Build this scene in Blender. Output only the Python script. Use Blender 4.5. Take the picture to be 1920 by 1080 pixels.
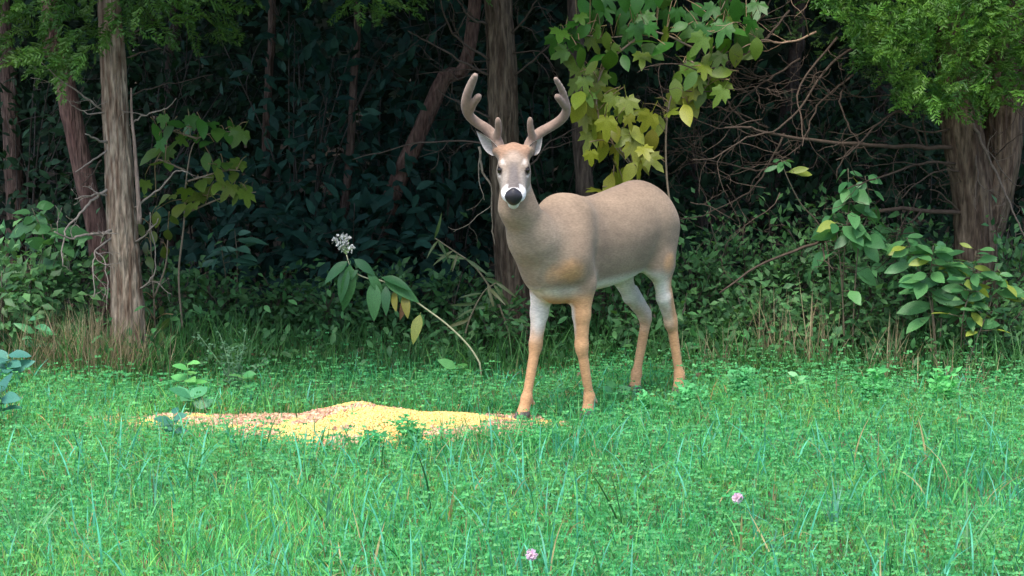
import bpy, math
import numpy as np
from mathutils import Vector, Matrix

for _o in list(bpy.data.objects):
    bpy.data.objects.remove(_o, do_unlink=True)
scene = bpy.context.scene
COL = scene.collection

# ------------------------------------------------------------------ camera
FPX, CAM_Z, HORIZON = 4200.0, 1.70, 35.0            # focal length and horizon row, in pixels of the 1920 wide photo
PITCH = math.atan((540.0 - HORIZON) / FPX)
cam_data = bpy.data.cameras.new("camera")
cam_data.sensor_width = 36.0
cam_data.lens = 36.0 * FPX / 1920.0
cam_data.clip_start, cam_data.clip_end = 0.05, 1000.0
cam = bpy.data.objects.new("camera", cam_data)
cam.location = (0, 0, CAM_Z)
cam.rotation_euler = (math.pi / 2 - PITCH, 0, 0)
COL.objects.link(cam)
scene.camera = cam

# ------------------------------------------------------------------ sky and sun
SUN_EL, SUN_AZ = math.radians(66), math.radians(204)  # azimuth clockwise from +Y: behind the camera, a little to the left
world = bpy.data.worlds.new("World")
scene.world = world
world.use_nodes = True
wn = world.node_tree
bg = wn.nodes["Background"]
sky = wn.nodes.new("ShaderNodeTexSky")
sky.sky_type = 'NISHITA'
sky.sun_disc = False
sky.sun_elevation = SUN_EL
sky.sun_rotation = SUN_AZ
sky.air_density, sky.dust_density, sky.ozone_density = 1.0, 2.5, 1.0
wn.links.new(sky.outputs[0], bg.inputs[0])
bg.inputs[1].default_value = 0.12
sun_data = bpy.data.lights.new("sun", 'SUN')
sun_data.energy = 1.5
sun_data.angle = math.radians(28)
sun_data.color = (1.0, 0.95, 0.88)
sun = bpy.data.objects.new("sun", sun_data)
_sd = Vector((math.sin(SUN_AZ) * math.cos(SUN_EL), math.cos(SUN_AZ) * math.cos(SUN_EL), math.sin(SUN_EL)))
sun.rotation_euler = _sd.to_track_quat('Z', 'Y').to_euler()
sun.location = _sd * 30
COL.objects.link(sun)

scene.view_settings.view_transform = 'Standard'
scene.view_settings.look = 'None'
scene.view_settings.gamma = 1.0
scene.view_settings.use_curve_mapping = False
scene.view_settings.exposure = 2.05
scene.cycles.use_denoising = True
scene.cycles.max_bounces = 6
scene.cycles.diffuse_bounces = 3
scene.cycles.transparent_max_bounces = 4

# ------------------------------------------------------------------ pixel -> place
_c, _s = math.cos(PITCH), math.sin(PITCH)
def ray(u, v):
    x, y = (u - 960.0) / FPX, -(v - 540.0) / FPX
    return np.array([x, _c + y * _s, -_s + y * _c])
def at(u, v, d):                      # the point seen at pixel (u, v) that is d metres forward
    r = ray(u, v)
    return np.array([0, 0, CAM_Z]) + r * (d / r[1])
def on_ground(u, v, z=0.0):
    r = ray(u, v)
    return np.array([0, 0, CAM_Z]) + r * ((z - CAM_Z) / r[2])
def ground_z(x, y):
    return 0.010 * np.sin(1.7 * x + 0.4) * np.cos(1.3 * y) + 0.006 * np.sin(4.1 * x + 2.2 * y)

# ------------------------------------------------------------------ noise
_tab = np.random.default_rng(5).random((32, 32, 32)).astype(np.float32)
def vnoise(p):
    p = np.asarray(p, dtype=np.float64)
    i = np.floor(p).astype(int)
    f = p - i
    f = f * f * (3 - 2 * f)
    o = np.zeros(p.shape[:-1])
    for a in (0, 1):
        for b in (0, 1):
            for c in (0, 1):
                w = (f[..., 0] if a else 1 - f[..., 0]) * (f[..., 1] if b else 1 - f[..., 1]) * (f[..., 2] if c else 1 - f[..., 2])
                o += w * _tab[(i[..., 0] + a) & 31, (i[..., 1] + b) & 31, (i[..., 2] + c) & 31]
    return o
def fbm(p, n=3):
    p = np.asarray(p, dtype=np.float64)
    o, a, t = 0, 1.0, 0
    for k in range(n):
        o = o + a * vnoise(p * 2 ** k + 7.3 * k)
        t += a
        a *= 0.5
    return o / t

# ------------------------------------------------------------------ meshes and objects
def unit(v):
    v = np.asarray(v, dtype=float)
    return v / (np.linalg.norm(v, axis=-1, keepdims=True) + 1e-12)

def mesh_data(name, V, faces, mat, col=None, smooth=True):
    """faces: list of (n, k) index arrays"""
    me = bpy.data.meshes.new(name)
    V = np.asarray(V, dtype=np.float32)
    me.vertices.add(len(V))
    me.vertices.foreach_set("co", V.ravel())
    faces = [np.asarray(f, dtype=np.int32) for f in faces if len(f)]
    loops = np.concatenate([f.ravel() for f in faces])
    sizes = np.concatenate([np.full(len(f), f.shape[1], dtype=np.int32) for f in faces])
    starts = np.concatenate([[0], np.cumsum(sizes)[:-1]]).astype(np.int32)
    me.loops.add(len(loops))
    me.loops.foreach_set("vertex_index", loops)
    me.polygons.add(len(sizes))
    me.polygons.foreach_set("loop_start", starts)
    if smooth:
        me.polygons.foreach_set("use_smooth", np.ones(len(sizes), dtype=bool))
    if col is not None:
        a = me.attributes.new("col", 'FLOAT_COLOR', 'POINT')
        c = np.ones((len(V), 4), dtype=np.float32)
        c[:, :3] = col
        a.data.foreach_set("color", c.ravel())
    me.update(calc_edges=True)
    me.validate()
    me.materials.append(mat)
    return me

def link(name, me, parent=None, loc=None, kind=None):
    o = bpy.data.objects.new(name, me)
    COL.objects.link(o)
    if parent is not None:
        o.parent = parent
    if loc is not None:
        o.location = loc
    if kind:
        o["kind"] = kind
    return o

def empty(name, loc, label, cat, group=None, rz=0.0):
    o = bpy.data.objects.new(name, None)
    o.empty_display_size = 0.1
    COL.objects.link(o)
    o.location = [float(x) for x in loc]
    o.rotation_euler = (0, 0, rz)
    return tag(o, label, cat, group)

def tag(o, label, cat, group=None):
    o["label"] = label
    o["category"] = cat
    if group:
        o["group"] = group
    return o

class MB:
    """collects geometry of ONE part"""
    def __init__(self):
        self.V, self.F, self.C, self.n = [], {}, [], 0
    def add(self, V, F, col=(1, 1, 1)):
        V = np.asarray(V, dtype=np.float32)
        self.V.append(V)
        c = np.empty((len(V), 3), dtype=np.float32)
        c[:] = col
        self.C.append(c)
        for f in (F if isinstance(F, list) else [F]):
            f = np.asarray(f, dtype=np.int64)
            if len(f):
                self.F.setdefault(f.shape[1], []).append(f + self.n)
        self.n += len(V)
        return self
    def tube(self, pts, rad, n=6, col=(1, 1, 1), cap=True):
        self.add(*tube(pts, rad, n, cap), col)
        return self
    def data(self, name, mat, origin=None, smooth=True):
        V = np.concatenate(self.V)
        if origin is not None:
            V = V - np.asarray(origin, dtype=np.float32)
        return mesh_data(name, V, [np.concatenate(f) for f in self.F.values()], mat, np.concatenate(self.C), smooth)
    def build(self, name, mat, parent=None, kind=None, smooth=True, origin=None):
        if origin is None and parent is not None:
            origin = np.array(parent.location)          # parents are never rotated unless stated
        return link(name, self.data(name, mat, origin, smooth), parent, None, kind)

def tube(pts, rad, n=6, cap=True):
    P = np.asarray(pts, dtype=float)
    R = np.broadcast_to(np.asarray(rad, dtype=float), (len(P),))
    T = unit(np.gradient(P, axis=0))
    ref = np.array([0.0, 0, 1.0]) if abs(T[0][2]) < 0.9 else np.array([1.0, 0, 0])
    u = unit(np.cross(T[0], ref))
    U = []
    for t in T:
        u = unit(u - t * (u @ t))
        U.append(u)
    U = np.array(U)
    W = np.cross(T, U)
    a = np.linspace(0, 2 * np.pi, n, endpoint=False)
    V = (P[:, None] + R[:, None, None] * (np.cos(a)[None, :, None] * U[:, None] + np.sin(a)[None, :, None] * W[:, None])).reshape(-1, 3)
    m = len(P)
    i, j = np.meshgrid(np.arange(m - 1), np.arange(n), indexing='ij')
    q = np.stack([i * n + j, i * n + (j + 1) % n, (i + 1) * n + (j + 1) % n, (i + 1) * n + j], -1).reshape(-1, 4)
    F = [q]
    if cap:
        V = np.vstack([V, P[0], P[-1]])
        k = np.arange(n)
        F.append(np.concatenate([np.stack([np.full(n, m * n), (k + 1) % n, k], -1),
                                 np.stack([np.full(n, m * n + 1), (m - 1) * n + k, (m - 1) * n + (k + 1) % n], -1)]))
    return V, F

def smooth_path(pts, n=4):
    """Catmull-Rom through the points"""
    P = np.asarray(pts, dtype=float)
    if len(P) < 3:
        t = np.linspace(0, 1, n + 1)[:, None]
        return P[0] * (1 - t) + P[1] * t
    Q = np.vstack([2 * P[0] - P[1], P, 2 * P[-1] - P[-2]])
    out = []
    for i in range(1, len(Q) - 2):
        for t in np.linspace(0, 1, n, endpoint=False):
            a, b, c, d = Q[i - 1:i + 3]
            out.append(0.5 * (2 * b + (c - a) * t + (2 * a - 5 * b + 4 * c - d) * t * t + (3 * b - a - 3 * c + d) * t ** 3))
    out.append(P[-1])
    return np.array(out)

def frames(fwd, nrm):
    """rotation matrices whose local Y is fwd and local Z is close to nrm; arrays (N,3)"""
    y = unit(fwd)
    z = unit(nrm - y * np.sum(nrm * y, -1, keepdims=True))
    x = np.cross(y, z)
    return np.stack([x, y, z], -1)

def scatter(mb, V, T, pos, rot, scl, col):
    """merge N copies of a template"""
    V, pos, rot = np.asarray(V, dtype=np.float32), np.asarray(pos), np.asarray(rot)
    N, m = len(pos), len(V)
    scl = np.asarray(scl)
    if scl.ndim == 1:
        scl = scl[:, None].repeat(3, 1)
    W = np.einsum('nij,nmj->nmi', rot, V[None] * scl[:, None]) + pos[:, None]
    F = [(f[None] + (np.arange(N) * m)[:, None, None]).reshape(-1, f.shape[1]) for f in (T if isinstance(T, list) else [T])]
    mb.add(W.reshape(-1, 3), F, np.repeat(np.asarray(col, dtype=np.float32), m, 0))

# ------------------------------------------------------------------ materials
def new_mat(name):
    m = bpy.data.materials.new(name)
    m.use_nodes = True
    nt = m.node_tree
    return m, nt, nt.nodes["Principled BSDF"], nt.nodes["Material Output"]

def node(nt, kind, **kw):
    n = nt.nodes.new(kind)
    for k, v in kw.items():
        setattr(n, k, v)
    return n

def tint(nt, colour_out, scale, lo, hi, detail=3.0):
    """multiply a colour by object-space noise between lo and hi"""
    tc = node(nt, "ShaderNodeTexCoord")
    mp = node(nt, "ShaderNodeMapping")
    mp.inputs["Scale"].default_value = scale if hasattr(scale, '__len__') else (scale,) * 3
    nz = node(nt, "ShaderNodeTexNoise")
    nz.inputs["Scale"].default_value = 1.0
    nz.inputs["Detail"].default_value = detail
    mr = node(nt, "ShaderNodeMapRange")
    mr.inputs["From Min"].default_value, mr.inputs["From Max"].default_value = 0.3, 0.7
    mr.inputs["To Min"].default_value, mr.inputs["To Max"].default_value = lo, hi
    vm = node(nt, "ShaderNodeVectorMath", operation='SCALE')
    nt.links.new(tc.outputs["Object"], mp.inputs[0])
    nt.links.new(mp.outputs[0], nz.inputs["Vector"])
    nt.links.new(nz.outputs["Fac"], mr.inputs["Value"])
    nt.links.new(colour_out, vm.inputs[0])
    nt.links.new(mr.outputs[0], vm.inputs["Scale"])
    return vm.outputs[0], nz.outputs["Fac"]

def bump(nt, bsdf, height, strength, dist):
    b = node(nt, "ShaderNodeBump")
    b.inputs["Strength"].default_value = strength
    b.inputs["Distance"].default_value = dist
    nt.links.new(height, b.inputs["Height"])
    nt.links.new(b.outputs[0], bsdf.inputs["Normal"])

def leaf_material(name, source, rough=0.45, trans=0.35, spec=0.4, glow=(1.25, 1.2, 0.6)):
    """source: 'col' reads the vertex colours, 'object' the object's own colour"""
    m, nt, b, out = new_mat(name)
    if source == 'col':
        a = node(nt, "ShaderNodeAttribute", attribute_name="col").outputs["Color"]
    else:
        a = node(nt, "ShaderNodeObjectInfo").outputs["Color"]
    c, fac = tint(nt, a, 35.0, 0.75, 1.25)
    nt.links.new(c, b.inputs["Base Color"])
    b.inputs["Roughness"].default_value = rough
    b.inputs["Specular IOR Level"].default_value = spec
    tr = node(nt, "ShaderNodeBsdfTranslucent")
    w = node(nt, "ShaderNodeVectorMath", operation='MULTIPLY')
    w.inputs[1].default_value = glow
    nt.links.new(c, w.inputs[0])
    nt.links.new(w.outputs[0], tr.inputs["Color"])
    mx = node(nt, "ShaderNodeMixShader")
    mx.inputs[0].default_value = trans
    nt.links.new(b.outputs[0], mx.inputs[1])
    nt.links.new(tr.outputs[0], mx.inputs[2])
    nt.links.new(mx.outputs[0], out.inputs[0])
    return m

def plain_material(name, scale, lo, hi, rough=0.8, spec=0.2, bstr=0.0, bdist=0.01, sheen=0.0):
    m, nt, b, out = new_mat(name)
    a = node(nt, "ShaderNodeAttribute", attribute_name="col").outputs["Color"]
    c, fac = tint(nt, a, scale, lo, hi, 5.0)
    nt.links.new(c, b.inputs["Base Color"])
    b.inputs["Roughness"].default_value = rough
    b.inputs["Specular IOR Level"].default_value = spec
    if sheen:
        b.inputs["Sheen Weight"].default_value = sheen
        b.inputs["Sheen Roughness"].default_value = 0.5
    if bstr:
        bump(nt, b, fac, bstr, bdist)
    return m

M_LEAF = leaf_material("leaf_mass", 'col', spec=0.22)
M_GRASS = leaf_material("grass_blades", 'col', rough=0.45, trans=0.5, spec=0.18, glow=(1.15, 1.2, 0.95))
M_SHADE = leaf_material("shade_leaves", 'col', rough=0.6, trans=0.25, spec=0.12)  # duller leaf copy for inside the wood, its shade put into the material
M_LEAF_ONE = leaf_material("leaf_single", 'object', rough=0.42, trans=0.35, spec=0.3)
M_BARK = plain_material("bark", (75, 75, 14), 0.45, 1.5, rough=0.9, spec=0.1, bstr=1.0, bdist=0.02)
M_TWIG = plain_material("dead_wood", (60, 60, 60), 0.7, 1.25, rough=0.85, spec=0.15)
M_STEM = plain_material("green_stem", (60, 60, 60), 0.8, 1.2, rough=0.5, spec=0.3)
# ================================================================== the deer
M_FUR = plain_material("deer_fur", (70, 70, 190), 0.80, 1.20, rough=0.75, spec=0.15, bstr=0.25, bdist=0.004, sheen=0.06)
M_VELVET = plain_material("antler_velvet", (90, 90, 90), 0.85, 1.12, rough=0.85, spec=0.1, bstr=0.3, bdist=0.004, sheen=0.15)
M_EYE = plain_material("deer_eye", (20, 20, 20), 0.95, 1.05, rough=0.12, spec=0.3)
M_NOSE = plain_material("deer_nose", (250, 250, 250), 0.8, 1.2, rough=0.42, spec=0.3, bstr=0.4, bdist=0.002)
M_HOOF = plain_material("deer_hoof", (60, 60, 30), 0.7, 1.3, rough=0.45, spec=0.4)

DF, DL = np.array([-0.57, -0.8216]), np.array([0.8216, -0.57])      # the deer's forward and left on the ground
_fl = on_ground(1107, 796)
DO = np.array([*( _fl[:2] - 0.1 * DL), 0.0])
DEER_RZ = math.atan2(DF[1], DF[0])
def to_local(p):
    q = np.asarray(p)[:2] - DO[:2]
    return np.array([q @ DF, q @ DL, p[2]])

class Field:
    def __init__(self, lo, hi, h):
        self.lo, self.h = np.array(lo), h
        n = np.ceil((np.array(hi) - lo) / h).astype(int) + 1
        self.ax = [self.lo[k] + h * np.arange(n[k]) for k in range(3)]
        self.f = np.full(n, 0.15, dtype=np.float32)
    def box(self, lo, hi, pad):
        return tuple(slice(max(0, int((lo[k] - pad - self.lo[k]) / self.h)), min(len(self.ax[k]), int((hi[k] + pad - self.lo[k]) / self.h) + 2)) for k in range(3))
    def grid(self, sl):
        return np.meshgrid(*[self.ax[k][sl[k]].astype(np.float32) for k in range(3)], indexing='ij')
    def join(self, sl, d, k):
        a = self.f[sl]
        h = np.maximum(k - np.abs(a - d), 0) / k
        self.f[sl] = np.minimum(a, d) - h * h * k * 0.25
    def cone(self, a, b, ra, rb, k=0.03, flat=None):
        """round cone from a to b; flat: (direction, factor) squashes along a direction"""
        a, b = np.array(a, float), np.array(b, float)
        R = max(ra, rb)
        sl = self.box(np.minimum(a, b) - R, np.maximum(a, b) + R, k + 0.02)
        X, Y, Z = self.grid(sl)
        px, py, pz = X - a[0], Y - a[1], Z - a[2]
        ab = b - a
        t = np.clip((px * ab[0] + py * ab[1] + pz * ab[2]) / (ab @ ab), 0, 1)
        dx, dy, dz = px - t * ab[0], py - t * ab[1], pz - t * ab[2]
        if flat is not None:
            n, fac = np.array(flat[0]), flat[1]
            q = (dx * n[0] + dy * n[1] + dz * n[2]) * (fac - 1)
            dx, dy, dz = dx + q * n[0], dy + q * n[1], dz + q * n[2]
        d = np.sqrt(dx * dx + dy * dy + dz * dz) - (ra + (rb - ra) * t)
        self.join(sl, d.astype(np.float32), k)
    def ell(self, c, r, k=0.04, rot=None):
        c, r = np.array(c, float), np.array(r, float)
        rot = np.eye(3) if rot is None else np.asarray(rot)       # columns: local axes
        R = r.max()
        sl = self.box(c - R, c + R, k + 0.02)
        X, Y, Z = self.grid(sl)
        p = [X - c[0], Y - c[1], Z - c[2]]
        q = [sum(rot[j, i] * p[j] for j in range(3)) / r[i] for i in range(3)]
        g = [q[i] / r[i] for i in range(3)]
        k0 = np.sqrt(q[0] ** 2 + q[1] ** 2 + q[2] ** 2)
        k1 = np.sqrt(g[0] ** 2 + g[1] ** 2 + g[2] ** 2) + 1e-6
        self.join(sl, (k0 * (k0 - 1) / k1).astype(np.float32), k)
    def surface(self):
        f = self.f
        S = f < 0
        n = f.shape
        cs = np.zeros(tuple(k - 1 for k in n), dtype=np.int8)
        for a in (0, 1):
            for b in (0, 1):
                for c in (0, 1):
                    cs += S[a:n[0] - 1 + a, b:n[1] - 1 + b, c:n[2] - 1 + c]
        cells = np.argwhere((cs > 0) & (cs < 8))
        idx = np.full(cs.shape, -1, dtype=np.int64)
        idx[tuple(cells.T)] = np.arange(len(cells))
        acc, cnt = np.zeros((len(cells), 3)), np.zeros(len(cells))
        corners = [(a, b, c) for a in (0, 1) for b in (0, 1) for c in (0, 1)]
        for p in corners:
            for k in range(3):
                if p[k] == 0:
                    q = list(p); q[k] = 1
                    fa = f[tuple((cells + p).T)]
                    fb = f[tuple((cells + q).T)]
                    m = (fa < 0) != (fb < 0)
                    t = np.where(m, fa / np.where(m, fa - fb, 1), 0)
                    w = np.array(p, float)[None].repeat(len(cells), 0)
                    w[:, k] = t
                    acc[m] += w[m]
                    cnt[m] += 1
        V = self.lo + self.h * (cells + acc / cnt[:, None])
        Q = []
        for k in range(3):
            sl0 = [slice(None)] * 3; sl1 = [slice(None)] * 3
            sl0[k] = slice(0, -1); sl1[k] = slice(1, None)
            A, B = S[tuple(sl0)], S[tuple(sl1)]
            i, j = (k + 1) % 3, (k + 2) % 3
            for inside_first in (True, False):
                e = np.argwhere((A & ~B) if inside_first else (~A & B))
                e = e[(e[:, i] > 0) & (e[:, j] > 0) & (e[:, i] < n[i] - 1) & (e[:, j] < n[j] - 1)]
                di, dj = np.eye(3, dtype=int)[i], np.eye(3, dtype=int)[j]
                q = np.stack([idx[tuple((e - di - dj).T)], idx[tuple((e - dj).T)], idx[tuple(e.T)], idx[tuple((e - di).T)]], -1)
                Q.append(q if inside_first else q[:, ::-1])
        Q = np.concatenate(Q)
        # light smoothing
        E = np.concatenate([Q[:, [0, 1]], Q[:, [1, 2]], Q[:, [2, 3]], Q[:, [3, 0]]])
        for lam in (0.5, -0.52, 0.5, -0.52):
            s, c = np.zeros_like(V), np.zeros(len(V))
            for a, b in ((0, 1), (1, 0)):
                for k in range(3):
                    s[:, k] += np.bincount(E[:, a], V[E[:, b], k], len(V))
                c += np.bincount(E[:, a], minlength=len(V))
            V = V + lam * (s / c[:, None] - V)
        return V, Q

def lerp_tab(x, xs, ys):
    """smooth interpolation of a table (xs ascending)"""
    i = np.clip(np.searchsorted(xs, x) - 1, 0, len(xs) - 2)
    xs, ys = np.array(xs), np.array(ys)
    m = np.gradient(ys, xs)
    h = xs[i + 1] - xs[i]
    t = np.clip((x - xs[i]) / h, 0, 1)
    return ((2 * t ** 3 - 3 * t ** 2 + 1) * ys[i] + (t ** 3 - 2 * t ** 2 + t) * h * m[i] + (-2 * t ** 3 + 3 * t ** 2) * ys[i + 1] + (t ** 3 - t ** 2) * h * m[i + 1])

# head frame: a = towards the nose, b = the deer's left, c = up
HEAD_YAW = 0.606
HEAD_PITCH = math.radians(33)
_hd = np.array([math.cos(HEAD_YAW), math.sin(HEAD_YAW), 0.0])
HA = _hd * math.cos(HEAD_PITCH) + np.array([0, 0, -math.sin(HEAD_PITCH)])
HB = np.cross([0, 0, 1.0], _hd)
HC = np.cross(HA, HB)
HO = np.array([0.425, 0.0, 1.128])
HR = np.stack([HA, HB, HC], -1)
def head(a, b, c):
    return HO + HA * a + HB * b + HC * c

def deer_body():
    F = Field((-1.02, -0.26, -0.01), (0.72, 0.26, 1.28), 0.0075)
    # trunk
    xs = [-0.800, -0.785, -0.745, -0.685, -0.61, -0.53, -0.42, -0.28, -0.12, 0.00, 0.10, 0.18, 0.24, 0.27]
    top = [0.76, 0.825, 0.895, 0.942, 0.978, 0.998, 0.985, 0.964, 0.952, 0.968, 0.965, 0.92, 0.86, 0.80]
    bot = [0.70, 0.66, 0.635, 0.635, 0.635, 0.610, 0.575, 0.556, 0.548, 0.545, 0.552, 0.59, 0.645, 0.70]
    wid = [0.015, 0.045, 0.085, 0.118, 0.133, 0.142, 0.152, 0.152, 0.138, 0.128, 0.118, 0.098, 0.070, 0.02]
    sl = F.box((-0.95, -0.2, 0.5), (0.29, 0.2, 1.03), 0.03)
    X, Y, Z = F.grid(sl)
    x1 = F.ax[0][sl[0]]
    tp, bt, wd = (lerp_tab(x1, xs, k)[:, None, None].astype(np.float32) for k in (top, bot, wid))
    cz, h = (tp + bt) / 2, np.maximum((tp - bt) / 2, 0.01)
    wd = np.maximum(wd, 0.008)
    tz = (Z - cz) / h
    yw = Y / (wd * (1 - 0.16 * np.clip(tz, 0, 1) ** 2 - 0.12 * np.clip(-tz, 0, 1)))
    rr = (np.abs(yw) ** 2.25 + np.abs(tz) ** 2.25) ** (1 / 2.25)
    d = (rr - 1) * np.minimum(wd, h) * 0.9
    over = np.maximum(np.maximum(X - xs[-1], xs[0] - X), 0)
    d = np.where(over > 0, np.maximum(d, 0) + over, d)
    F.join(sl, d.astype(np.float32), 0.02)
    # withers, neck, chest
    F.cone((0.10, 0, 0.78), (0.29, 0, 0.815), 0.124, 0.096, 0.06)
    F.cone((0.29, 0, 0.815), (0.395, 0.0, 0.94), 0.096, 0.071, 0.04)
    F.cone((0.395, 0, 0.94), (0.432, 0.006, 1.09), 0.071, 0.058, 0.04)
    F.ell((0.20, 0, 0.705), (0.11, 0.10, 0.13), 0.09)
    F.ell((0.09, 0, 0.58), (0.12, 0.07, 0.055), 0.05)
    # shoulders
    for sgn in (1, -1):
        F.cone((0.05, sgn * 0.058, 0.887), (0.13, sgn * 0.078, 0.72), 0.050, 0.062, 0.08)
        F.cone((0.13, sgn * 0.078, 0.72), (0.055, sgn * 0.088, 0.615), 0.062, 0.058, 0.06)
    # fore legs: elbow, knee, fetlock, hoof top
    def foreleg(el, kn, fe, ho, sgn):
        el, kn, fe, ho = map(np.array, (el, kn, fe, ho))
        m = el + (kn - el) * 0.45
        F.cone(el, m, 0.056, 0.036, 0.03)
        F.cone(m, kn + (el - kn) * 0.06, 0.036, 0.0265, 0.02)
        F.ell(kn, (0.028, 0.026, 0.038), 0.02)
        F.cone(kn + (fe - kn) * 0.1, fe + (kn - fe) * 0.1, 0.0225, 0.0195, 0.015)
        F.ell(fe, (0.027, 0.024, 0.028), 0.015)
        F.cone(fe, ho, 0.0215, 0.027, 0.012)
        for t in (-1, 1):                                  # dew claws
            F.cone(fe + (-0.024, t * 0.012, -0.012), fe + (-0.036, t * 0.014, -0.026), 0.009, 0.006, 0.006)
    foreleg((0.055, 0.088, 0.585), (0.055, 0.090, 0.335), (0.005, 0.098, 0.115), (0.025, 0.10, 0.052), 1)
    foreleg((0.085, -0.088, 0.585), (0.125, -0.095, 0.335), (0.180, -0.103, 0.115), (0.205, -0.107, 0.052), -1)
    # haunches and hind legs: hip, stifle, hock, fetlock, hoof top
    def hindleg(hip, st, hk, fe, ho, sgn):
        hip, st, hk, fe, ho = map(np.array, (hip, st, hk, fe, ho))
        F.cone(hip, st, 0.105, 0.062, 0.05, flat=((0, 1, 0), 1.35))
        F.cone(hip + (-0.070, 0, -0.02), st + (-0.09, 0, 0.0), 0.072, 0.046, 0.05, flat=((0, 1, 0), 1.3))
        m = st + (hk - st) * 0.55
        F.cone(st + (-0.03, 0, 0.03), m, 0.066, 0.036, 0.04, flat=((0, 1, 0), 1.3))
        F.cone(m, hk, 0.036, 0.024, 0.02)
        F.cone(m + (-0.03, 0, 0.03), hk + (-0.025, 0, 0.022), 0.018, 0.015, 0.02)     # the tendon to the heel
        F.ell(hk, (0.034, 0.024, 0.038), 0.02)
        F.cone(hk + (-0.012, 0, -0.015), fe + (hk - fe) * 0.1, 0.0235, 0.0195, 0.015)
        F.ell(fe, (0.026, 0.024, 0.028), 0.015)
        F.cone(fe, ho, 0.0215, 0.027, 0.012)
    hindleg((-0.570, 0.062, 0.80), (-0.540, 0.092, 0.625), (-0.685, 0.082, 0.355), (-0.735, 0.100, 0.115), (-0.720, 0.105, 0.052), 1)
    hindleg((-0.585, -0.072, 0.80), (-0.475, -0.092, 0.60), (-0.730, -0.080, 0.365), (-0.655, -0.075, 0.115), (-0.635, -0.072, 0.052), -1)
    # tail
    F.cone((-0.775, 0, 0.845), (-0.820, 0, 0.77), 0.026, 0.030, 0.02)
    F.cone((-0.820, 0, 0.77), (-0.820, 0, 0.66), 0.030, 0.014, 0.02, flat=((1, 0, 0), 1.5))
    # head
    F.ell(head(0.0, 0, 0.008), (0.082, 0.056, 0.066), 0.03, HR)
    F.ell(head(0.06, 0, -0.008), (0.082, 0.054, 0.052), 0.03, HR)
    F.cone(head(0.06, 0, -0.004), head(0.150, 0, -0.006), 0.050, 0.039, 0.03)
    F.cone(head(0.150, 0, -0.006), head(0.212, 0, -0.010), 0.039, 0.037, 0.02, flat=(HC, 1.12))
    for sgn in (1, -1):
        F.cone(head(0.02, sgn * 0.022, -0.040), head(0.15, sgn * 0.014, -0.036), 0.040, 0.028, 0.03)
        F.ell(head(0.055, sgn * 0.046, 0.026), (0.032, 0.016, 0.016), 0.014, HR)     # brow
        F.ell(head(0.070, sgn * 0.047, -0.006), (0.032, 0.015, 0.012), 0.014, HR)    # below the eye
        F.cone(head(0.0, sgn * 0.028, 0.035), to_local(at(936 if sgn < 0 else 991, 279, 9.03)), 0.022, 0.020, 0.025)   # pedicle
        F.ell(head(0.184, sgn * 0.027, -0.020), (0.040, 0.023, 0.026), 0.015, HR)    # upper lip
        F.cone(head(-0.030, sgn * 0.045, 0.014), head(-0.040, sgn * 0.068, 0.022), 0.026, 0.018, 0.02)   # ear root
    F.cone(head(0.13, 0, -0.054), head(0.203, 0, -0.056), 0.024, 0.023, 0.018)       # chin
    V, Q = F.surface()
    return V, Q

def sm(x, a, b):
    t = np.clip((x - a) / (b - a), 0, 1)
    return t * t * (3 - 2 * t)

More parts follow.
